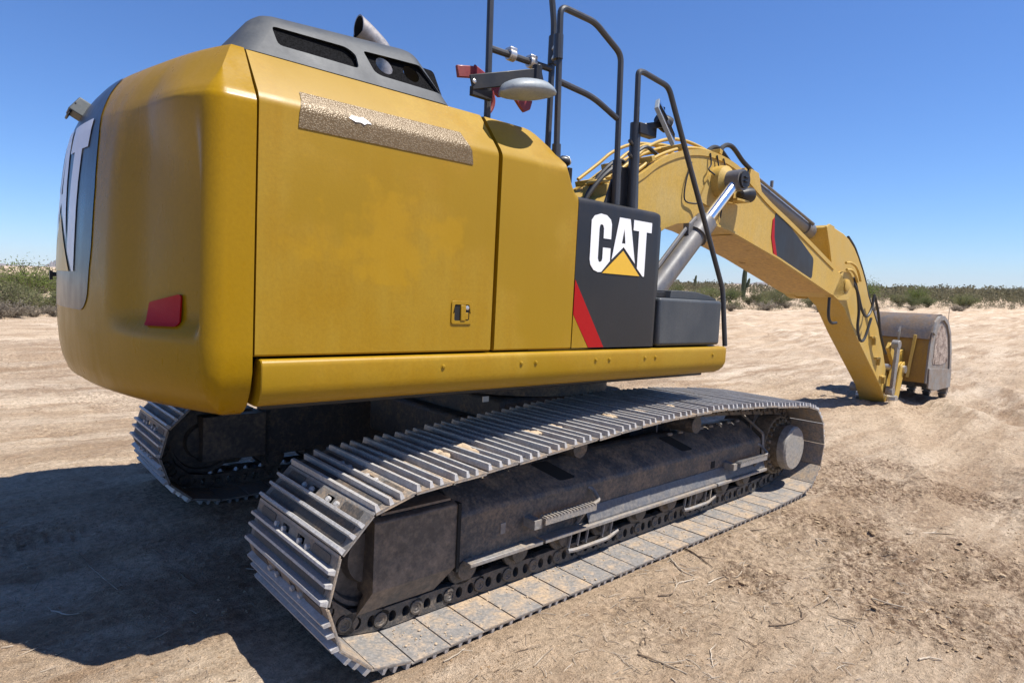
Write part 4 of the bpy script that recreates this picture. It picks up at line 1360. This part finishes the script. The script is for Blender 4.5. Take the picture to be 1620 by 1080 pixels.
def crawler(yc, name='crawler_track'):
    par = empty(name, ex, (0, yc, 0))
    jr = random.Random(9)
    for k in range(NSH):
        s0 = k * PIT + 0.062
        p0, p1 = on_path(s0), on_path(s0 + PIT)
        t = (p1 - p0) / np.linalg.norm(p1 - p0)
        c = (p0 + p1) / 2
        X_ = Vector((t[0], 0, t[1]))
        Y_ = Vector((0, 1, 0))
        Z_ = X_.cross(Y_)
        M = Matrix(((X_.x, Y_.x, Z_.x, c[0]), (X_.y, Y_.y, Z_.y, 0), (X_.z, Y_.z, Z_.z, c[1]), (0, 0, 0, 1)))
        for nm, me in (('track_shoe', SHOE), ('track_link', CHAIN)):
            o = bpy.data.objects.new(nm, me)
            COL.objects.link(o)
            o.parent = par
            o.matrix_local = M if nm == 'track_link' else M @ Matrix.Rotation(jr.gauss(0, 0.006), 4, 'Y') @ Matrix.Rotation(jr.gauss(0, 0.004), 4, 'X') @ Matrix.Translation((0, jr.gauss(0, 0.002), 0))
    return par


def clump(rs, r, sq=(1, 1, 1), sub=1):
    bm = bmesh.new()
    bmesh.ops.create_icosphere(bm, subdivisions=sub, radius=1)
    vs_ = []
    for v in bm.verts:
        k = r * (0.75 + 0.5 * rs.random())
        vs_.append((v.co.x * k * sq[0], v.co.y * k * sq[1], v.co.z * k * sq[2]))
    fs_ = [tuple(v.index for v in f.verts) for f in bm.faces]
    bm.free()
    return vs_, fs_


rs_ = random.Random(5)
for sgn in (-1, 1):
    YC = 1.225 if sgn < 0 else 1.38
    YC *= sgn
    out = sgn              # outward direction
    cr = crawler(YC)
    if sgn < 0:
        # lumps of dried mud lying between the grousers
        for (x, y, r, sx, sy) in [(-1.92, -0.05, 0.018, 1.0, 1.9), (-1.66, 0.10, 0.034, 0.7, 1.9), (-1.50, 0.10, 0.036, 0.9, 2.6), (-1.05, 0.10, 0.030, 0.9, 1.9), (-1.03, 0.14, 0.028, 0.9, 1.2), (-0.86, 0.13, 0.030, 0.8, 2.0), (-0.42, 0.17, 0.030, 0.8, 1.7),
                                  (-0.40, 0.10, 0.024, 0.9, 1.4), (-0.15, 0.20, 0.022, 1, 1.6), (0.2, 0.22, 0.022, 1, 1.6)]:
            ztop = float(np.interp(x, [p[0] for p in TP[100:197]], [p[1] for p in TP[100:197]])) if x > -2.05 else IZ + IR * math.sqrt(max(0, 1 - ((x - IX) / IR) ** 2))
            m = MB()
            for _ in range(5):
                v_, f_ = clump(rs_, r, (sx, sy * 0.6, 0.55))
                o_ = (rs_.uniform(-0.3, 0.3) * r, rs_.uniform(-1, 1) * r * sy, 0)
                m.add([(p[0] + o_[0], p[1] + o_[1], p[2]) for p in v_], f_)
            o = m.build('mud_clump', MUD, cr, smooth=50)
            o.location = (x, -y, ztop + 0.026)
        # crumbs of soil on the lower run
        m = MB()
        for _ in range(420):
            x, y = rs_.uniform(-2.1, 1.5), rs_.uniform(-0.41, -0.14)
            r = 0.0028 + 0.0055 * rs_.random() ** 5
            v_, f_ = clump(rs_, r, (1, 1, 0.6))
            m.add([(p[0] + x, p[1] + y, p[2] + 0.046 + r * 0.3) for p in v_], f_)
        o = m.build('loose_soil', MUD, cr, smooth=0)
        o['kind'] = 'stuff'
    # main frame: sloped shoulders over a box, with lightening holes in the outer shoulder
    fyo, fyi = 1.385, 1.06          # distances from the machine centre line
    so_ = lambda y: y * sgn + (0.155 if sgn > 0 else 0.0)
    sec = [(1.06, 0.26), (1.385, 0.27), (1.385, 0.53), (1.36, 0.555), (1.20, 0.665), (1.16, 0.675), (1.06, 0.66)]
    x0, x1 = -1.60, 1.72
    m = MB()
    rows = [[(x, so_(y), z) for y, z in sec] for x in (x0, x1)]
    m.grid(rows, closed=True)
    for r_ in rows:
        b = len(m.v)
        m.v += r_
        m.f.append(tuple(range(b, b + len(sec))))
        m.mi.append(0)
    tf = m.build('track_frame', FRM, ex, smooth=20, bevel=0.014)
    sl = lambda a, b, d: Vector((a, so_(1.36 - 0.16 * b - 0.035 * d * 16), 0.555 + 0.11 * b + 0.05 * d * 16))
    for xh in (-0.78, 0.56):
        P = round_poly([(xh - 0.14, 0.95), (xh + 0.0, 0.95), (xh + 0.14, 0.12), (xh + 0.0, 0.12)], 0.05, 3)
        MB().prism(P, sl, 0.002, 0.006).build('frame_hole', DRK, tf, smooth=0)
    MB().box((0.93, so_(1.386), 0.425), (0.055, 0.006, 0.055)).build('frame_hole', DRK, tf, smooth=0)
    # skirt plate and its worn ledge, in two lengths
    m = MB()
    rows = [[(x, so_(1.39), 0.385), (x, so_(1.43), 0.300), (x, so_(1.43), 0.285), (x, so_(1.375), 0.30)] for x in (-0.60, 1.74)]
    m.grid(rows, closed=True)
    m.build('lower_plate', LPL, tf, smooth=0)
    for a, b in ((-1.55, -1.02), (-1.0, 0.90), (0.92, 1.74)):
        MB().box(((a + b) / 2, so_(1.415), 0.278), (b - a, 0.075, 0.022)).build('frame_ledge', RAILS, tf, bevel=0.003)
    # steps: toothed tread on two legs, ends turned in
    for a, b, z in ((-1.06, -0.62, 0.435), (1.16, 1.62, 0.425)):
        m = MB().box(((a + b) / 2, so_(1.475), z), (b - a, 0.05, 0.012)).box(((a + b) / 2, so_(1.497), z - 0.014), (b - a, 0.008, 0.036))
        for k in range(16):
            m.box((a + (b - a) * (k + 0.5) / 16, so_(1.478), z + 0.009), (0.013, 0.052, 0.009))
        m.tube([(b, so_(1.475), z), (b + 0.06, so_(1.47), z + 0.01), (b + 0.075, so_(1.40), z + 0.06), (b + 0.05, so_(1.37), z + 0.07)], 0.012, 6, 0.02)
        m.box((a - 0.03, so_(1.43), z - 0.03), (0.06, 0.09, 0.05))
        m.beam((b - 0.03, so_(1.48), z), (b - 0.05, so_(1.39), z - 0.14), 0.03, 0.012)
        m.build('frame_step', RAILS, tf, bevel=0.0)
    # seam and weld beads
    m = MB().beam((1.73, so_(1.16), 0.74), (1.76, so_(1.38), 0.58), 0.02, 0.02).beam((1.76, so_(1.38), 0.58), (1.77, so_(1.395), 0.27), 0.022, 0.022)
    m.build('end_plate', RAILS, tf, bevel=0.004)
    for k in range(8):
        MB().cyl((0.55 + 0.15 * k, so_(1.20), 0.672), (0.55 + 0.15 * k + 0.05, so_(1.205), 0.672), 0.012, 6).build('frame_bolt', RAILS, tf)
    MB().box((-1.28, so_(1.388), 0.40), (0.035, 0.004, 0.06)).build('paint_fleck', RAILS, tf, smooth=0)
    # idler guard: flat cheek, sloping lower lip, top sheet
    m = MB()
    x0, x1 = -2.09, -1.615
    sec = [(1.02, 0.63), (1.36, 0.62), (1.405, 0.605), (1.405, 0.275), (1.36, 0.165), (1.34, 0.16), (1.34, 0.25), (1.02, 0.28)]
    rows = []
    for x, dx in ((x0, -0.03), (x0 + 0.02, -0.03), (x1 - 0.02, 0), (x1, 0)):
        rows.append([(x + (-0.055 * (0.275 - z) / 0.11 if (z < 0.27 and x < -2.0) else 0) - (0.10 * max(0, (0.275 - z) / 0.11) if (z < 0.27 and x > -1.7) else 0), so_(y), z) for y, z in sec])
    m.grid(rows, closed=True)
    for r_ in (rows[0], rows[-1]):
        b = len(m.v)
        m.v += r_
        m.f.append(tuple(range(b, b + len(sec))))
        m.mi.append(0)
    ig = m.build('idler_guard', FRG, ex, smooth=20, bevel=0.006)
    MB().box((-1.605, so_(1.39), 0.43), (0.02, 0.05, 0.36)).build('guard_seam', DRK, ig)
    MB().box((-1.85, so_(1.30), 0.635), (0.40, 0.18, 0.012)).build('guard_top_sheet', FRG, ig)
    # idler wheel
    pr = [(-0.10, 0.10), (-0.10, 0.16), (-0.055, 0.18), (-0.05, 0.27), (-0.085, 0.28), (-0.085, 0.305), (-0.045, 0.31), (-0.045, 0.335), (0.045, 0.335), (0.045, 0.31), (0.085, 0.305), (0.085, 0.28), (0.05, 0.27), (0.055, 0.18), (0.10, 0.16), (0.10, 0.10)]
    MB().lathe((IX, YC, IZ), (0, 1, 0), [(h, r * 0.80) for h, r in pr], 40).build('idler_wheel', FRG, ex, smooth=30)
    # rollers under and over the frame
    for x in (-1.52, -1.14, -0.76, -0.38, 0.0, 0.38, 0.76, 1.14, 1.50):
        ro = MB().lathe((x, YC, 0.235), (0, 1, 0), [(-0.17, 0.03), (-0.165, 0.06), (-0.13, 0.065), (-0.13, 0.095), (-0.115, 0.10), (-0.10, 0.083), (-0.04, 0.083), (0.04, 0.083), (0.10, 0.083), (0.115, 0.10), (0.13, 0.095), (0.13, 0.065), (0.165, 0.06), (0.17, 0.03)], 18)
        ro.build('track_roller', LINK, ex, smooth=30)
    for x in (-0.62, 0.72):
        ro = MB().lathe((x, YC, 0.755), (0, 1, 0), [(-0.12, 0.04), (-0.12, 0.065), (-0.05, 0.07), (0.05, 0.07), (0.12, 0.065), (0.12, 0.04)], 16).box((x, so_(1.08), 0.70), (0.08, 0.12, 0.12))
        ro.build('carrier_roller', FRM, ex, smooth=30)
    # rock guards between the rollers
    for a, b in ((-0.72, -0.28), (0.55, 0.95)):
        m = MB()
        for u in (0.0, 0.18, 0.36, 0.72, 0.9):
            m.beam((a + (b - a) * u, so_(1.40), 0.275), (a + (b - a) * u - 0.03, so_(1.405), 0.165), 0.014, 0.010, (1, 0, 0))
        m.tube([(a - 0.04, so_(1.41), 0.150), (a + 0.03, so_(1.41), 0.142), (b - 0.10, so_(1.41), 0.142), (b, so_(1.41), 0.175)], 0.014, 6, 0.03)
        m.build('roller_guard', RAILS, ex)
    # sprocket and final drive
    N = 21
    P = []
    for k in range(N * 4):
        a = 2 * PI * k / (N * 4)
        r = (0.318, 0.345, 0.345, 0.318)[k % 4] - 0.01
        P.append((r * math.cos(a), r * math.sin(a)))
    sp = MB().prism(P, lambda a, b, d: Vector((FX + a, YC + d, FZ + b)), -0.03, 0.03).build('drive_sprocket', FRG, ex, smooth=0)
    MB().lathe((FX, so_(0.98), FZ), (0, sgn, 0), [(0, 0.30), (0.20, 0.31), (0.26, 0.31), (0.265, 0.275), (0.40, 0.268), (0.415, 0.262), (0.42, 0.19), (0.52, 0.19)], 40).build('final_drive', FDR, sp, smooth=30)
    MB().lathe((FX, so_(1.505), FZ), (0, sgn, 0), [(-0.03, 0.198), (0.03, 0.195), (0.045, 0.182), (0.048, 0.05), (0.048, 0.02)], 36).build('drive_cap', CAPM, sp, smooth=30)
    for k in range(24):
        a = 2 * PI * k / 24
        MB().lathe((FX + 0.228 * math.cos(a), so_(1.398), FZ + 0.228 * math.sin(a)), (0, sgn, 0), [(0, 0.020), (0.024, 0.020), (0.030, 0.012)], 6).build('drive_bolt', FDR, sp, smooth=0)

# ================================================================= surroundings


def gz(x, y):
    return float(ground_h(np.array([x]), np.array([y]))[0])


# loose clods and pebbles
rng = np.random.RandomState(11)
V, F = [], []
bm = bmesh.new()
bmesh.ops.create_icosphere(bm, subdivisions=1, radius=1)
iv = np.array([v.co[:] for v in bm.verts])
if_ = np.array([[v.index for v in f.verts] for f in bm.faces])
bm.free()
N = 70000
r = np.exp(rng.uniform(math.log(2.0), math.log(26), N))
a = np.radians(rng.uniform(2, 96, N))
px, py = CAM.x + r * np.cos(a), CAM.y + r * np.sin(a)
dd = disturbed(px, py)
under = (np.abs(np.abs(py) - 1.225) < 0.47) & (np.abs(px) < 2.6)
keep = (~under) & (rng.rand(N) < 0.35 + 0.65 * dd)
px, py, r, dd = px[keep], py[keep], r[keep], dd[keep]
size = 0.0028 + 0.0075 * rng.rand(len(px)) ** 9 * (0.6 + 1.4 * dd) + 0.0006 * r * rng.rand(len(px)) ** 3
pz = ground_h(px, py)
N = len(px)
dv = iv[None] * (0.7 + 0.6 * rng.rand(N, len(iv), 1)) * size[:, None, None] * (np.array([1, 1, 0.6]) * (0.55 + 0.9 * rng.rand(N, 1, 3)))
P = dv + np.stack([px, py, pz + size * 0.25], -1)[:, None, :]
fi = if_[None] + (np.arange(N) * len(iv))[:, None, None]
me = bpy.data.meshes.new('soil_clods')
me.from_pydata(P.reshape(-1, 3).tolist(), [], fi.reshape(-1, 3).tolist())
me.materials.append(CLOD)
o = bpy.data.objects.new('soil_clods', me)
COL.objects.link(o)
tag(o, 'small loose clods and pebbles strewn over the dirt', 'clods', kind='stuff')

# fine litter of broken twigs and straw
tw = MB()
for _ in range(1500):
    r_ = math.exp(random.uniform(math.log(2.1), math.log(11)))
    a_ = math.radians(random.uniform(4, 94))
    x, y = CAM.x + r_ * math.cos(a_), CAM.y + r_ * math.sin(a_)
    if abs(abs(y) - 1.225) < 0.47 and abs(x) < 2.6:
        continue
    right = y < -1.6
    if not right and random.random() < 0.55:
        continue
    L = random.uniform(0.015, 0.07) * (1 + 1.6 * (random.random() < 0.10))
    t = random.uniform(0, 2 * PI)
    z = gz(x, y)
    k = random.uniform(-0.35, 0.35)
    pts = [(x + L * (u - 0.5) * math.cos(t) - k * L * (u - 0.5) ** 2 * math.sin(t), y + L * (u - 0.5) * math.sin(t) + k * L * (u - 0.5) ** 2 * math.cos(t), z + 0.004 + 0.010 * random.random() * u) for u in (0, 0.5, 1)]
    tw.tube(pts, [0.0017, 0.0012] if random.random() < 0.8 else [0.0035, 0.002], 4)
for _ in range(330):          # curled pale straw near the track
    x, y = random.uniform(-1.6, 1.4), random.uniform(-2.9, -1.70)
    L = random.uniform(0.03, 0.10)
    t = random.uniform(0, 2 * PI)
    k = random.uniform(-7, 7)
    z = gz(x, y)
    pts, px_, py_ = [], x, y
    for i in range(6):
        pts.append((px_, py_, z + 0.004 + 0.008 * math.sin(i * 0.7) * random.random()))
        px_ += L / 5 * math.cos(t)
        py_ += L / 5 * math.sin(t)
        t += k * L / 5
    tw.tube(pts, [0.0022, 0.0014], 4)
o = tw.build('twig_litter', TWG, None, fix=False)
tag(o, 'scattered straw and tiny broken twigs on the dirt', 'twigs', kind='stuff')

STK = [
    ([(-1.11, -2.20), (-1.08, -2.31), (-1.07, -2.44)], 0.0065, 'pale forked stick lying at the bottom edge of the picture beside the near track'),
    ([(-0.34, -2.48), (-0.24, -2.53), (-0.13, -2.56), (0.05, -2.545), (0.26, -2.55)], 0.0065, 'longest pale curved stick lying alone on the dirt right of the track'),
    ([(-0.06, -1.68), (-0.12, -1.74), (-0.15, -1.83), (-0.13, -1.90)], 0.007, 'bent stick just outside the track edge, nearest to the shoes'),
    ([(0.17, -1.65), (0.11, -1.74), (0.10, -1.82), (0.06, -1.92)], 0.008, 'thick crooked brown stick just right of the bent stick'),
    ([(0.81, -1.66), (0.90, -1.74), (1.00, -1.81)], 0.007, 'short dark stick lying close to the middle of the track edge'),
    ([(1.12, -2.01), (1.14, -2.08), (1.12, -2.14), (1.02, -2.27)], 0.007, 'dark thin stick curving away by the front end of the track'),
    ([(-0.11, -1.99), (0.03, -2.00), (0.14, -2.05), (0.37, -1.98)], 0.006, 'pale stick with a knobbly end in the twig heap beside the track'),
    ([(-0.52, -1.91), (-0.44, -1.95), (-0.30, -1.90), (-0.16, -1.93)], 0.006, 'brown stick at the near end of the twig heap beside the track'),
    ([(-3.15, -0.08), (-3.10, -0.20), (-3.06, -0.27)], 0.006, 'short stick in the shadow at the lower left of the picture'),
    ([(-2.56, -0.06), (-2.55, -0.16), (-2.53, -0.27)], 0.006, 'curved stick in the shadow left of the near idler'),
    ([(-2.96, 0.68), (-2.92, 0.40), (-2.87, -0.10)], 0.005, 'long thin dark stick in the deep shadow behind the machine'),
    ([(-0.75, -2.40), (-0.83, -2.42), (-0.92, -2.49)], 0.0045, 'thin upright-looking straw near the bottom centre right'),
    ([(-1.90, -1.72), (-1.82, -1.71), (-1.76, -1.69)], 0.005, 'stick lying against the rear bottom of the near track'),
    ([(-0.02, -3.08), (0.05, -3.10), (0.10, -3.15)], 0.007, 'stubby stick near the bottom right corner'),
    ([(0.48, -2.71), (0.50, -2.80), (0.51, -2.87)], 0.007, 'short stick in the churned soil at the right'),
    ([(-0.19, -3.06), (-0.10, -3.06), (-0.03, -3.03)], 0.005, 'small stick at the bottom edge near the right corner'),
    ([(1.9, -2.5), (2.1, -2.62), (2.2, -2.8)], 0.008, 'forked dry stick in the dark clods at the far right'),
]
for pts, rr_, lab in STK:
    rr_ *= 0.78
    P = catmull([(x, y, gz(x, y) + rr_ * 1.2) for x, y in pts], 5)
    P = [p + Vector((random.uniform(-1, 1), random.uniform(-1, 1), 0.5)) * 0.003 for p in P]
    m = MB().tube(P, [rr_, rr_ * 0.55], 7)
    if len(pts) > 3 or 'fork' in lab:
        b = P[len(P) // 2]
        d = (P[-1] - P[0]).normalized()
        s = Vector((-d.y, d.x, 0.15))
        m.tube([b, b + d * 0.05 + s * 0.03, b + d * 0.09 + s * 0.075], [rr_ * 0.7, rr_ * 0.35], 6)
    o = m.build('stick', TWG, None)
    tag(o, lab, 'stick', 'sticks on the dirt')

# -- plants ---------------------------------------------------------------


def leaf_quads(rs, P, size):
    """small randomly turned leaves at points P (n,3)"""
    n = len(P)
    d = rs.normal(size=(n, 3))
    d /= np.linalg.norm(d, axis=1)[:, None]
    e = rs.normal(size=(n, 3))
    e -= d * (e * d).sum(1)[:, None]
    e /= np.linalg.norm(e, axis=1)[:, None]
    s = size * rs.uniform(0.6, 1.4, (n, 1))
    q = np.stack([P - d * s, P + e * s * 0.45, P + d * s, P - e * s * 0.45], 1)
    return q.reshape(-1, 3)


def shrub_mesh(name, seed, kind):
    rs = np.random.RandomState(seed)
    if kind == 'green':
        w, h, nst, nl, ls, mats = 0.95, 1.45, 26, 2300, 0.042, [STEM, LGRN if seed % 2 else LOLV]
    elif kind == 'grey':
        w, h, nst, nl, ls, mats = 0.75, 0.72, 44, 1300, 0.030, [STEM, LGRY]
    else:
        w, h, nst, nl, ls, mats = 2.1, 3.3, 26, 3600, 0.075, [STEM, LTRE]
    m = MB()
    pts = []
    for k in range(nst):
        a = rs.uniform(0, 2 * PI)
        lean = rs.uniform(0.15, 1.0) ** 0.7
        tip = np.array([math.cos(a) * w * lean, math.sin(a) * w * lean, h * rs.uniform(0.55, 1.0) * (1 - 0.35 * lean ** 2)])
        mid = tip * np.array([0.38, 0.38, 0.55])
        base = np.array([math.cos(a) * 0.06, math.sin(a) * 0.06, -0.03])
        m.tube([base, mid, tip], [0.018 * h, 0.004 * h], 4)
        cnt = nl // nst
        t = rs.uniform(0.30 if kind != 'grey' else 0.1, 1.05, cnt) ** 0.8
        c = (1 - t)[:, None] ** 2 * base + 2 * (t * (1 - t))[:, None] * mid + (t ** 2)[:, None] * tip
        pts.append(c + rs.normal(size=(cnt, 3)) * (0.09 * h if kind != 'tree' else 0.13 * h) * np.array([1, 1, 0.8]))
    P = np.concatenate(pts)
    P[:, 2] = np.maximum(P[:, 2], 0.02)
    qv = leaf_quads(rs, P, ls)
    m.add(qv.tolist(), [(4 * i, 4 * i + 1, 4 * i + 2, 4 * i + 3) for i in range(len(P))], 1)
    o = m.build(name, mats, None, smooth=0, fix=False)
    me = o.data
    bpy.data.objects.remove(o)
    return me


GREENS = [shrub_mesh('creosote_shrub', s, 'green') for s in (1, 2, 3, 4, 5, 6)]
GREYS = [shrub_mesh('dry_shrub', s, 'grey') for s in (11, 12, 13)]
TREES = [shrub_mesh('desert_tree', s, 'tree') for s in (21, 22)]


def at_az(az, dist):
    return CAM.x + dist * math.cos(math.radians(az)), CAM.y + dist * math.sin(math.radians(az))


def edge_dist(az):
    """how far the cleared ground reaches in each direction"""
    return float(np.interp(az, [-30, 8.4, 15, 22, 28.7, 34, 50, 65, 84, 88, 110], [85, 80, 64, 54, 40, 38, 34, 30, 27, 26, 26]))


rp_ = random.Random(23)
cnt = 0


def plant(me, name, x, y, s, label, cat, group):
    o = bpy.data.objects.new(name, me)
    COL.objects.link(o)
    o.location = (x, y, gz(x, y) - 0.03)
    o.rotation_euler.z = rp_.uniform(0, 2 * PI)
    o.scale = (s * rp_.uniform(0.85, 1.2), s * rp_.uniform(0.85, 1.2), s * rp_.uniform(0.8, 1.1))
    tag(o, label, cat, group)
    return o


for az0, az1, num in ((5.5, 37, 165), (37, 80, 30), (80, 91, 78)):
    for k in range(num):
        az = rp_.uniform(az0, az1)
        e = edge_dist(az)
        u = rp_.random() ** 1.5
        dist = e * (1.0 + 1.9 * u) + rp_.uniform(0, 2)
        x, y = at_az(az, dist)
        near = u < 0.05
        left = az > 60
        if near or rp_.random() < (0.16 if left else 0.22):
            plant(rp_.choice(GREYS), 'dry_shrub', x, y, rp_.uniform(0.7, 1.3), 'low grey dry shrub at the edge of the scrub left of the machine' if left else 'low grey dry shrub at the edge of the scrub behind the boom', 'shrub', 'grey dry shrubs at the scrub edge on the left' if left else 'grey dry shrubs at the scrub edge on the right')
        else:
            plant(rp_.choice(GREENS), 'creosote_shrub', x, y, rp_.uniform(0.65, 1.25) * (0.82 if left else 1), 'olive green bush growing in the scrub left of the machine' if left else 'olive green bush growing in the scrub behind the boom', 'shrub', 'green bushes left of the machine' if left else 'green bushes behind the boom')
for az, dist, s, lab in ((85.6, 46, 0.75, 'taller bright green tree standing out of the scrub left of the machine'), (18.4, 84, 0.85, 'rounded green tree rising from the scrub just above the bucket'), (14.8, 95, 0.7, 'small green tree in the scrub to the right of the bucket'),
                         (33.2, 92, 0.55, 'green tree top showing over the front tool box'), (30.4, 96, 0.6, 'green tree between the two cacti')):
    x, y = at_az(az, dist)
    plant(rp_.choice(TREES), 'desert_tree', x, y, s, lab, 'tree', None)

# distant scrub that reads as one mass
rs = np.random.RandomState(31)
n = 6000
az = np.radians(np.concatenate([rs.uniform(3, 40, int(n * 0.72)), rs.uniform(40, 94, n - int(n * 0.72))]))
u = rs.rand(n)
d_0 = np.array([edge_dist(math.degrees(q)) for q in az]) * 1.12
d_0 = np.where(az < math.radians(40), d_0, np.maximum(d_0, 60))
dist = d_0 * (900 / d_0) ** (u ** 1.35)
cx, cy = CAM.x + dist * np.cos(az), CAM.y + dist * np.sin(az)
cz = ground_h(cx, cy, False)
hgt = rs.uniform(0.7, 1.9, n) * (0.55 + 1.0 * sst(-0.15, 0.25, vn(cx, cy, 26, 61) + 0.5 * vn(cx, cy, 9, 62))) * np.clip(dist / 150, 0.45, 1.0) 
per = 56
zz = rs.rand(n, per) ** 0.8
aa = rs.rand(n, per) * 2 * PI
rr0 = np.sqrt(np.maximum(0.03, 1 - zz ** 2)) * rs.rand(n, per) ** 0.4 * (0.75 + 0.35 * np.sin(aa * 3 + rs.rand(n, 1) * 6))
P = np.stack([np.cos(aa) * rr0 * 0.95, np.sin(aa) * rr0 * 0.95, zz * (0.8 + 0.3 * rs.rand(n, per))], -1) * hgt[:, None, None]
P += np.stack([cx, cy, cz], -1)[:, None, :]
P = P.reshape(-1, 3)
sz = np.repeat(hgt * 0.080 * (1 + dist / 450), per)
qv = leaf_quads(rs, P, 1.0)
qv = (qv.reshape(-1, 4, 3) - P[:, None]) * sz[:, None, None] + P[:, None]
me = bpy.data.meshes.new('distant_scrub')
me.from_pydata(qv.reshape(-1, 3).tolist(), [], np.arange(len(P) * 4).reshape(-1, 4).tolist())
me.materials.append(FARS)
o = bpy.data.objects.new('distant_scrub', me)
COL.objects.link(o)
tag(o, 'dark olive band of scrub stretching to the horizon', 'scrub', kind='stuff')


def saguaro(az, dist, h, arms, label):
    x, y = at_az(az, dist)
    r0 = empty('saguaro_cactus', None, (x, y, gz(x, y) - 0.1), math.radians(az))
    tag(r0, label, 'cactus')

    def ribbed(path, rad, name):
        P = catmull(path, 5)
        m = MB()
        n = 20
        rows = []
        for i, p in enumerate(P):
            t = i / (len(P) - 1)
            rr = rad * (0.8 + 0.35 * math.sin(PI * min(1, t * 1.1))) * (1 if t < 0.93 else math.sqrt(max(0.02, 1 - ((t - 0.93) / 0.07) ** 2)))
            rows.append([p + Vector((math.cos(2 * PI * j / n), math.sin(2 * PI * j / n), 0)) * rr * (1 if j % 2 else 0.86) for j in range(n)])
        m.grid(rows, closed=True)
        return m.build(name, CACT, r0, smooth=0)
    ribbed([(0, 0, 0), (0, 0.02, h * 0.35), (0, 0.0, h * 0.7), (0, -0.15, h)], 0.26, 'trunk')
    for s, z0, z1, off in arms:
        ribbed([(0, 0, z0), (0, s * off * 0.7, z0 + 0.1), (0, s * off, z0 + 0.6), (0, s * (off + 0.15), z1)], 0.17, 'arm')


saguaro(27.45, 84, 4.9, [(-1, 1.6, 2.9, 0.45)], 'tall saguaro cactus with one upturned arm under the boom')
saguaro(31.5, 150, 3.9, [], 'small bare saguaro cactus, the left one of the two')
saguaro(24.6, 170, 4.3, [(1, 1.8, 2.8, 0.4)], 'short saguaro cactus half hidden to the right of the tall one')

# survey stake in the open dirt beyond the bucket
x, y = at_az(12.68, 33.0)
st_ = MB().box((0, 0, 0.52), (0.035, 0.02, 1.15)).build('survey_stake', TWG, None, smooth=0)
st_.location = (x, y, gz(x, y))
tag(st_, 'thin wooden stake standing alone on the dirt right of the bucket', 'stake')
# far hills


def hill(name, az, width_deg, dist, h, seed):
    rs = np.random.RandomState(seed)
    rows = []
    n = 40
    for j in range(7):
        row = []
        for i in range(n + 1):
            u = -1 + 2 * i / n
            a = az + u * width_deg / 2
            prof = max(0.0, 1 - abs(u) ** 1.4) * (0.75 + 0.5 * vn(np.array([i * 0.31]), np.array([seed * 1.7]), 1.0, seed)[0] + 0.35 * vn(np.array([i * 1.1]), np.array([seed * 1.7]), 1.0, seed + 1)[0])
            w = j / 6
            x, y = at_az(a, dist * (1 + 0.10 * w))
            row.append((x, y, -25 + (h * prof + 25) * math.sin(PI * w)))
        rows.append(row)
    o = MB().grid(rows).build(name, HIL, None, smooth=60)
    tag(o, kind='structure')


hill('distant_mountain', 84.0, 1.5, 7500, 85, 41)
hill('distant_hills', 10.0, 16, 5200, 16, 42)
hill('distant_hills', 24.0, 11, 4300, 26, 43)
hill('distant_hills', 88.5, 9, 6000, 22, 44)

# thin desert haze between the machine and the far hills
hz = MB().box((2500, 2500, 57.5), (13500, 13500, 195)).build('haze', [], None, smooth=0)
HZ = bpy.data.materials.new('haze_air')
HZ.use_nodes = True
ht = HZ.node_tree
ht.nodes.remove(ht.nodes['Principled BSDF'])
pv = ht.nodes.new('ShaderNodeVolumePrincipled')
pv.inputs['Color'].default_value = (0.80, 0.88, 1.0, 1)
pv.inputs['Density'].default_value = 0.00004
ht.links.new(pv.outputs['Volume'], ht.nodes['Material Output'].inputs['Volume'])
hz.data.materials.append(HZ)
tag(hz, 'faint pale haze over the far desert', 'haze', kind='stuff')
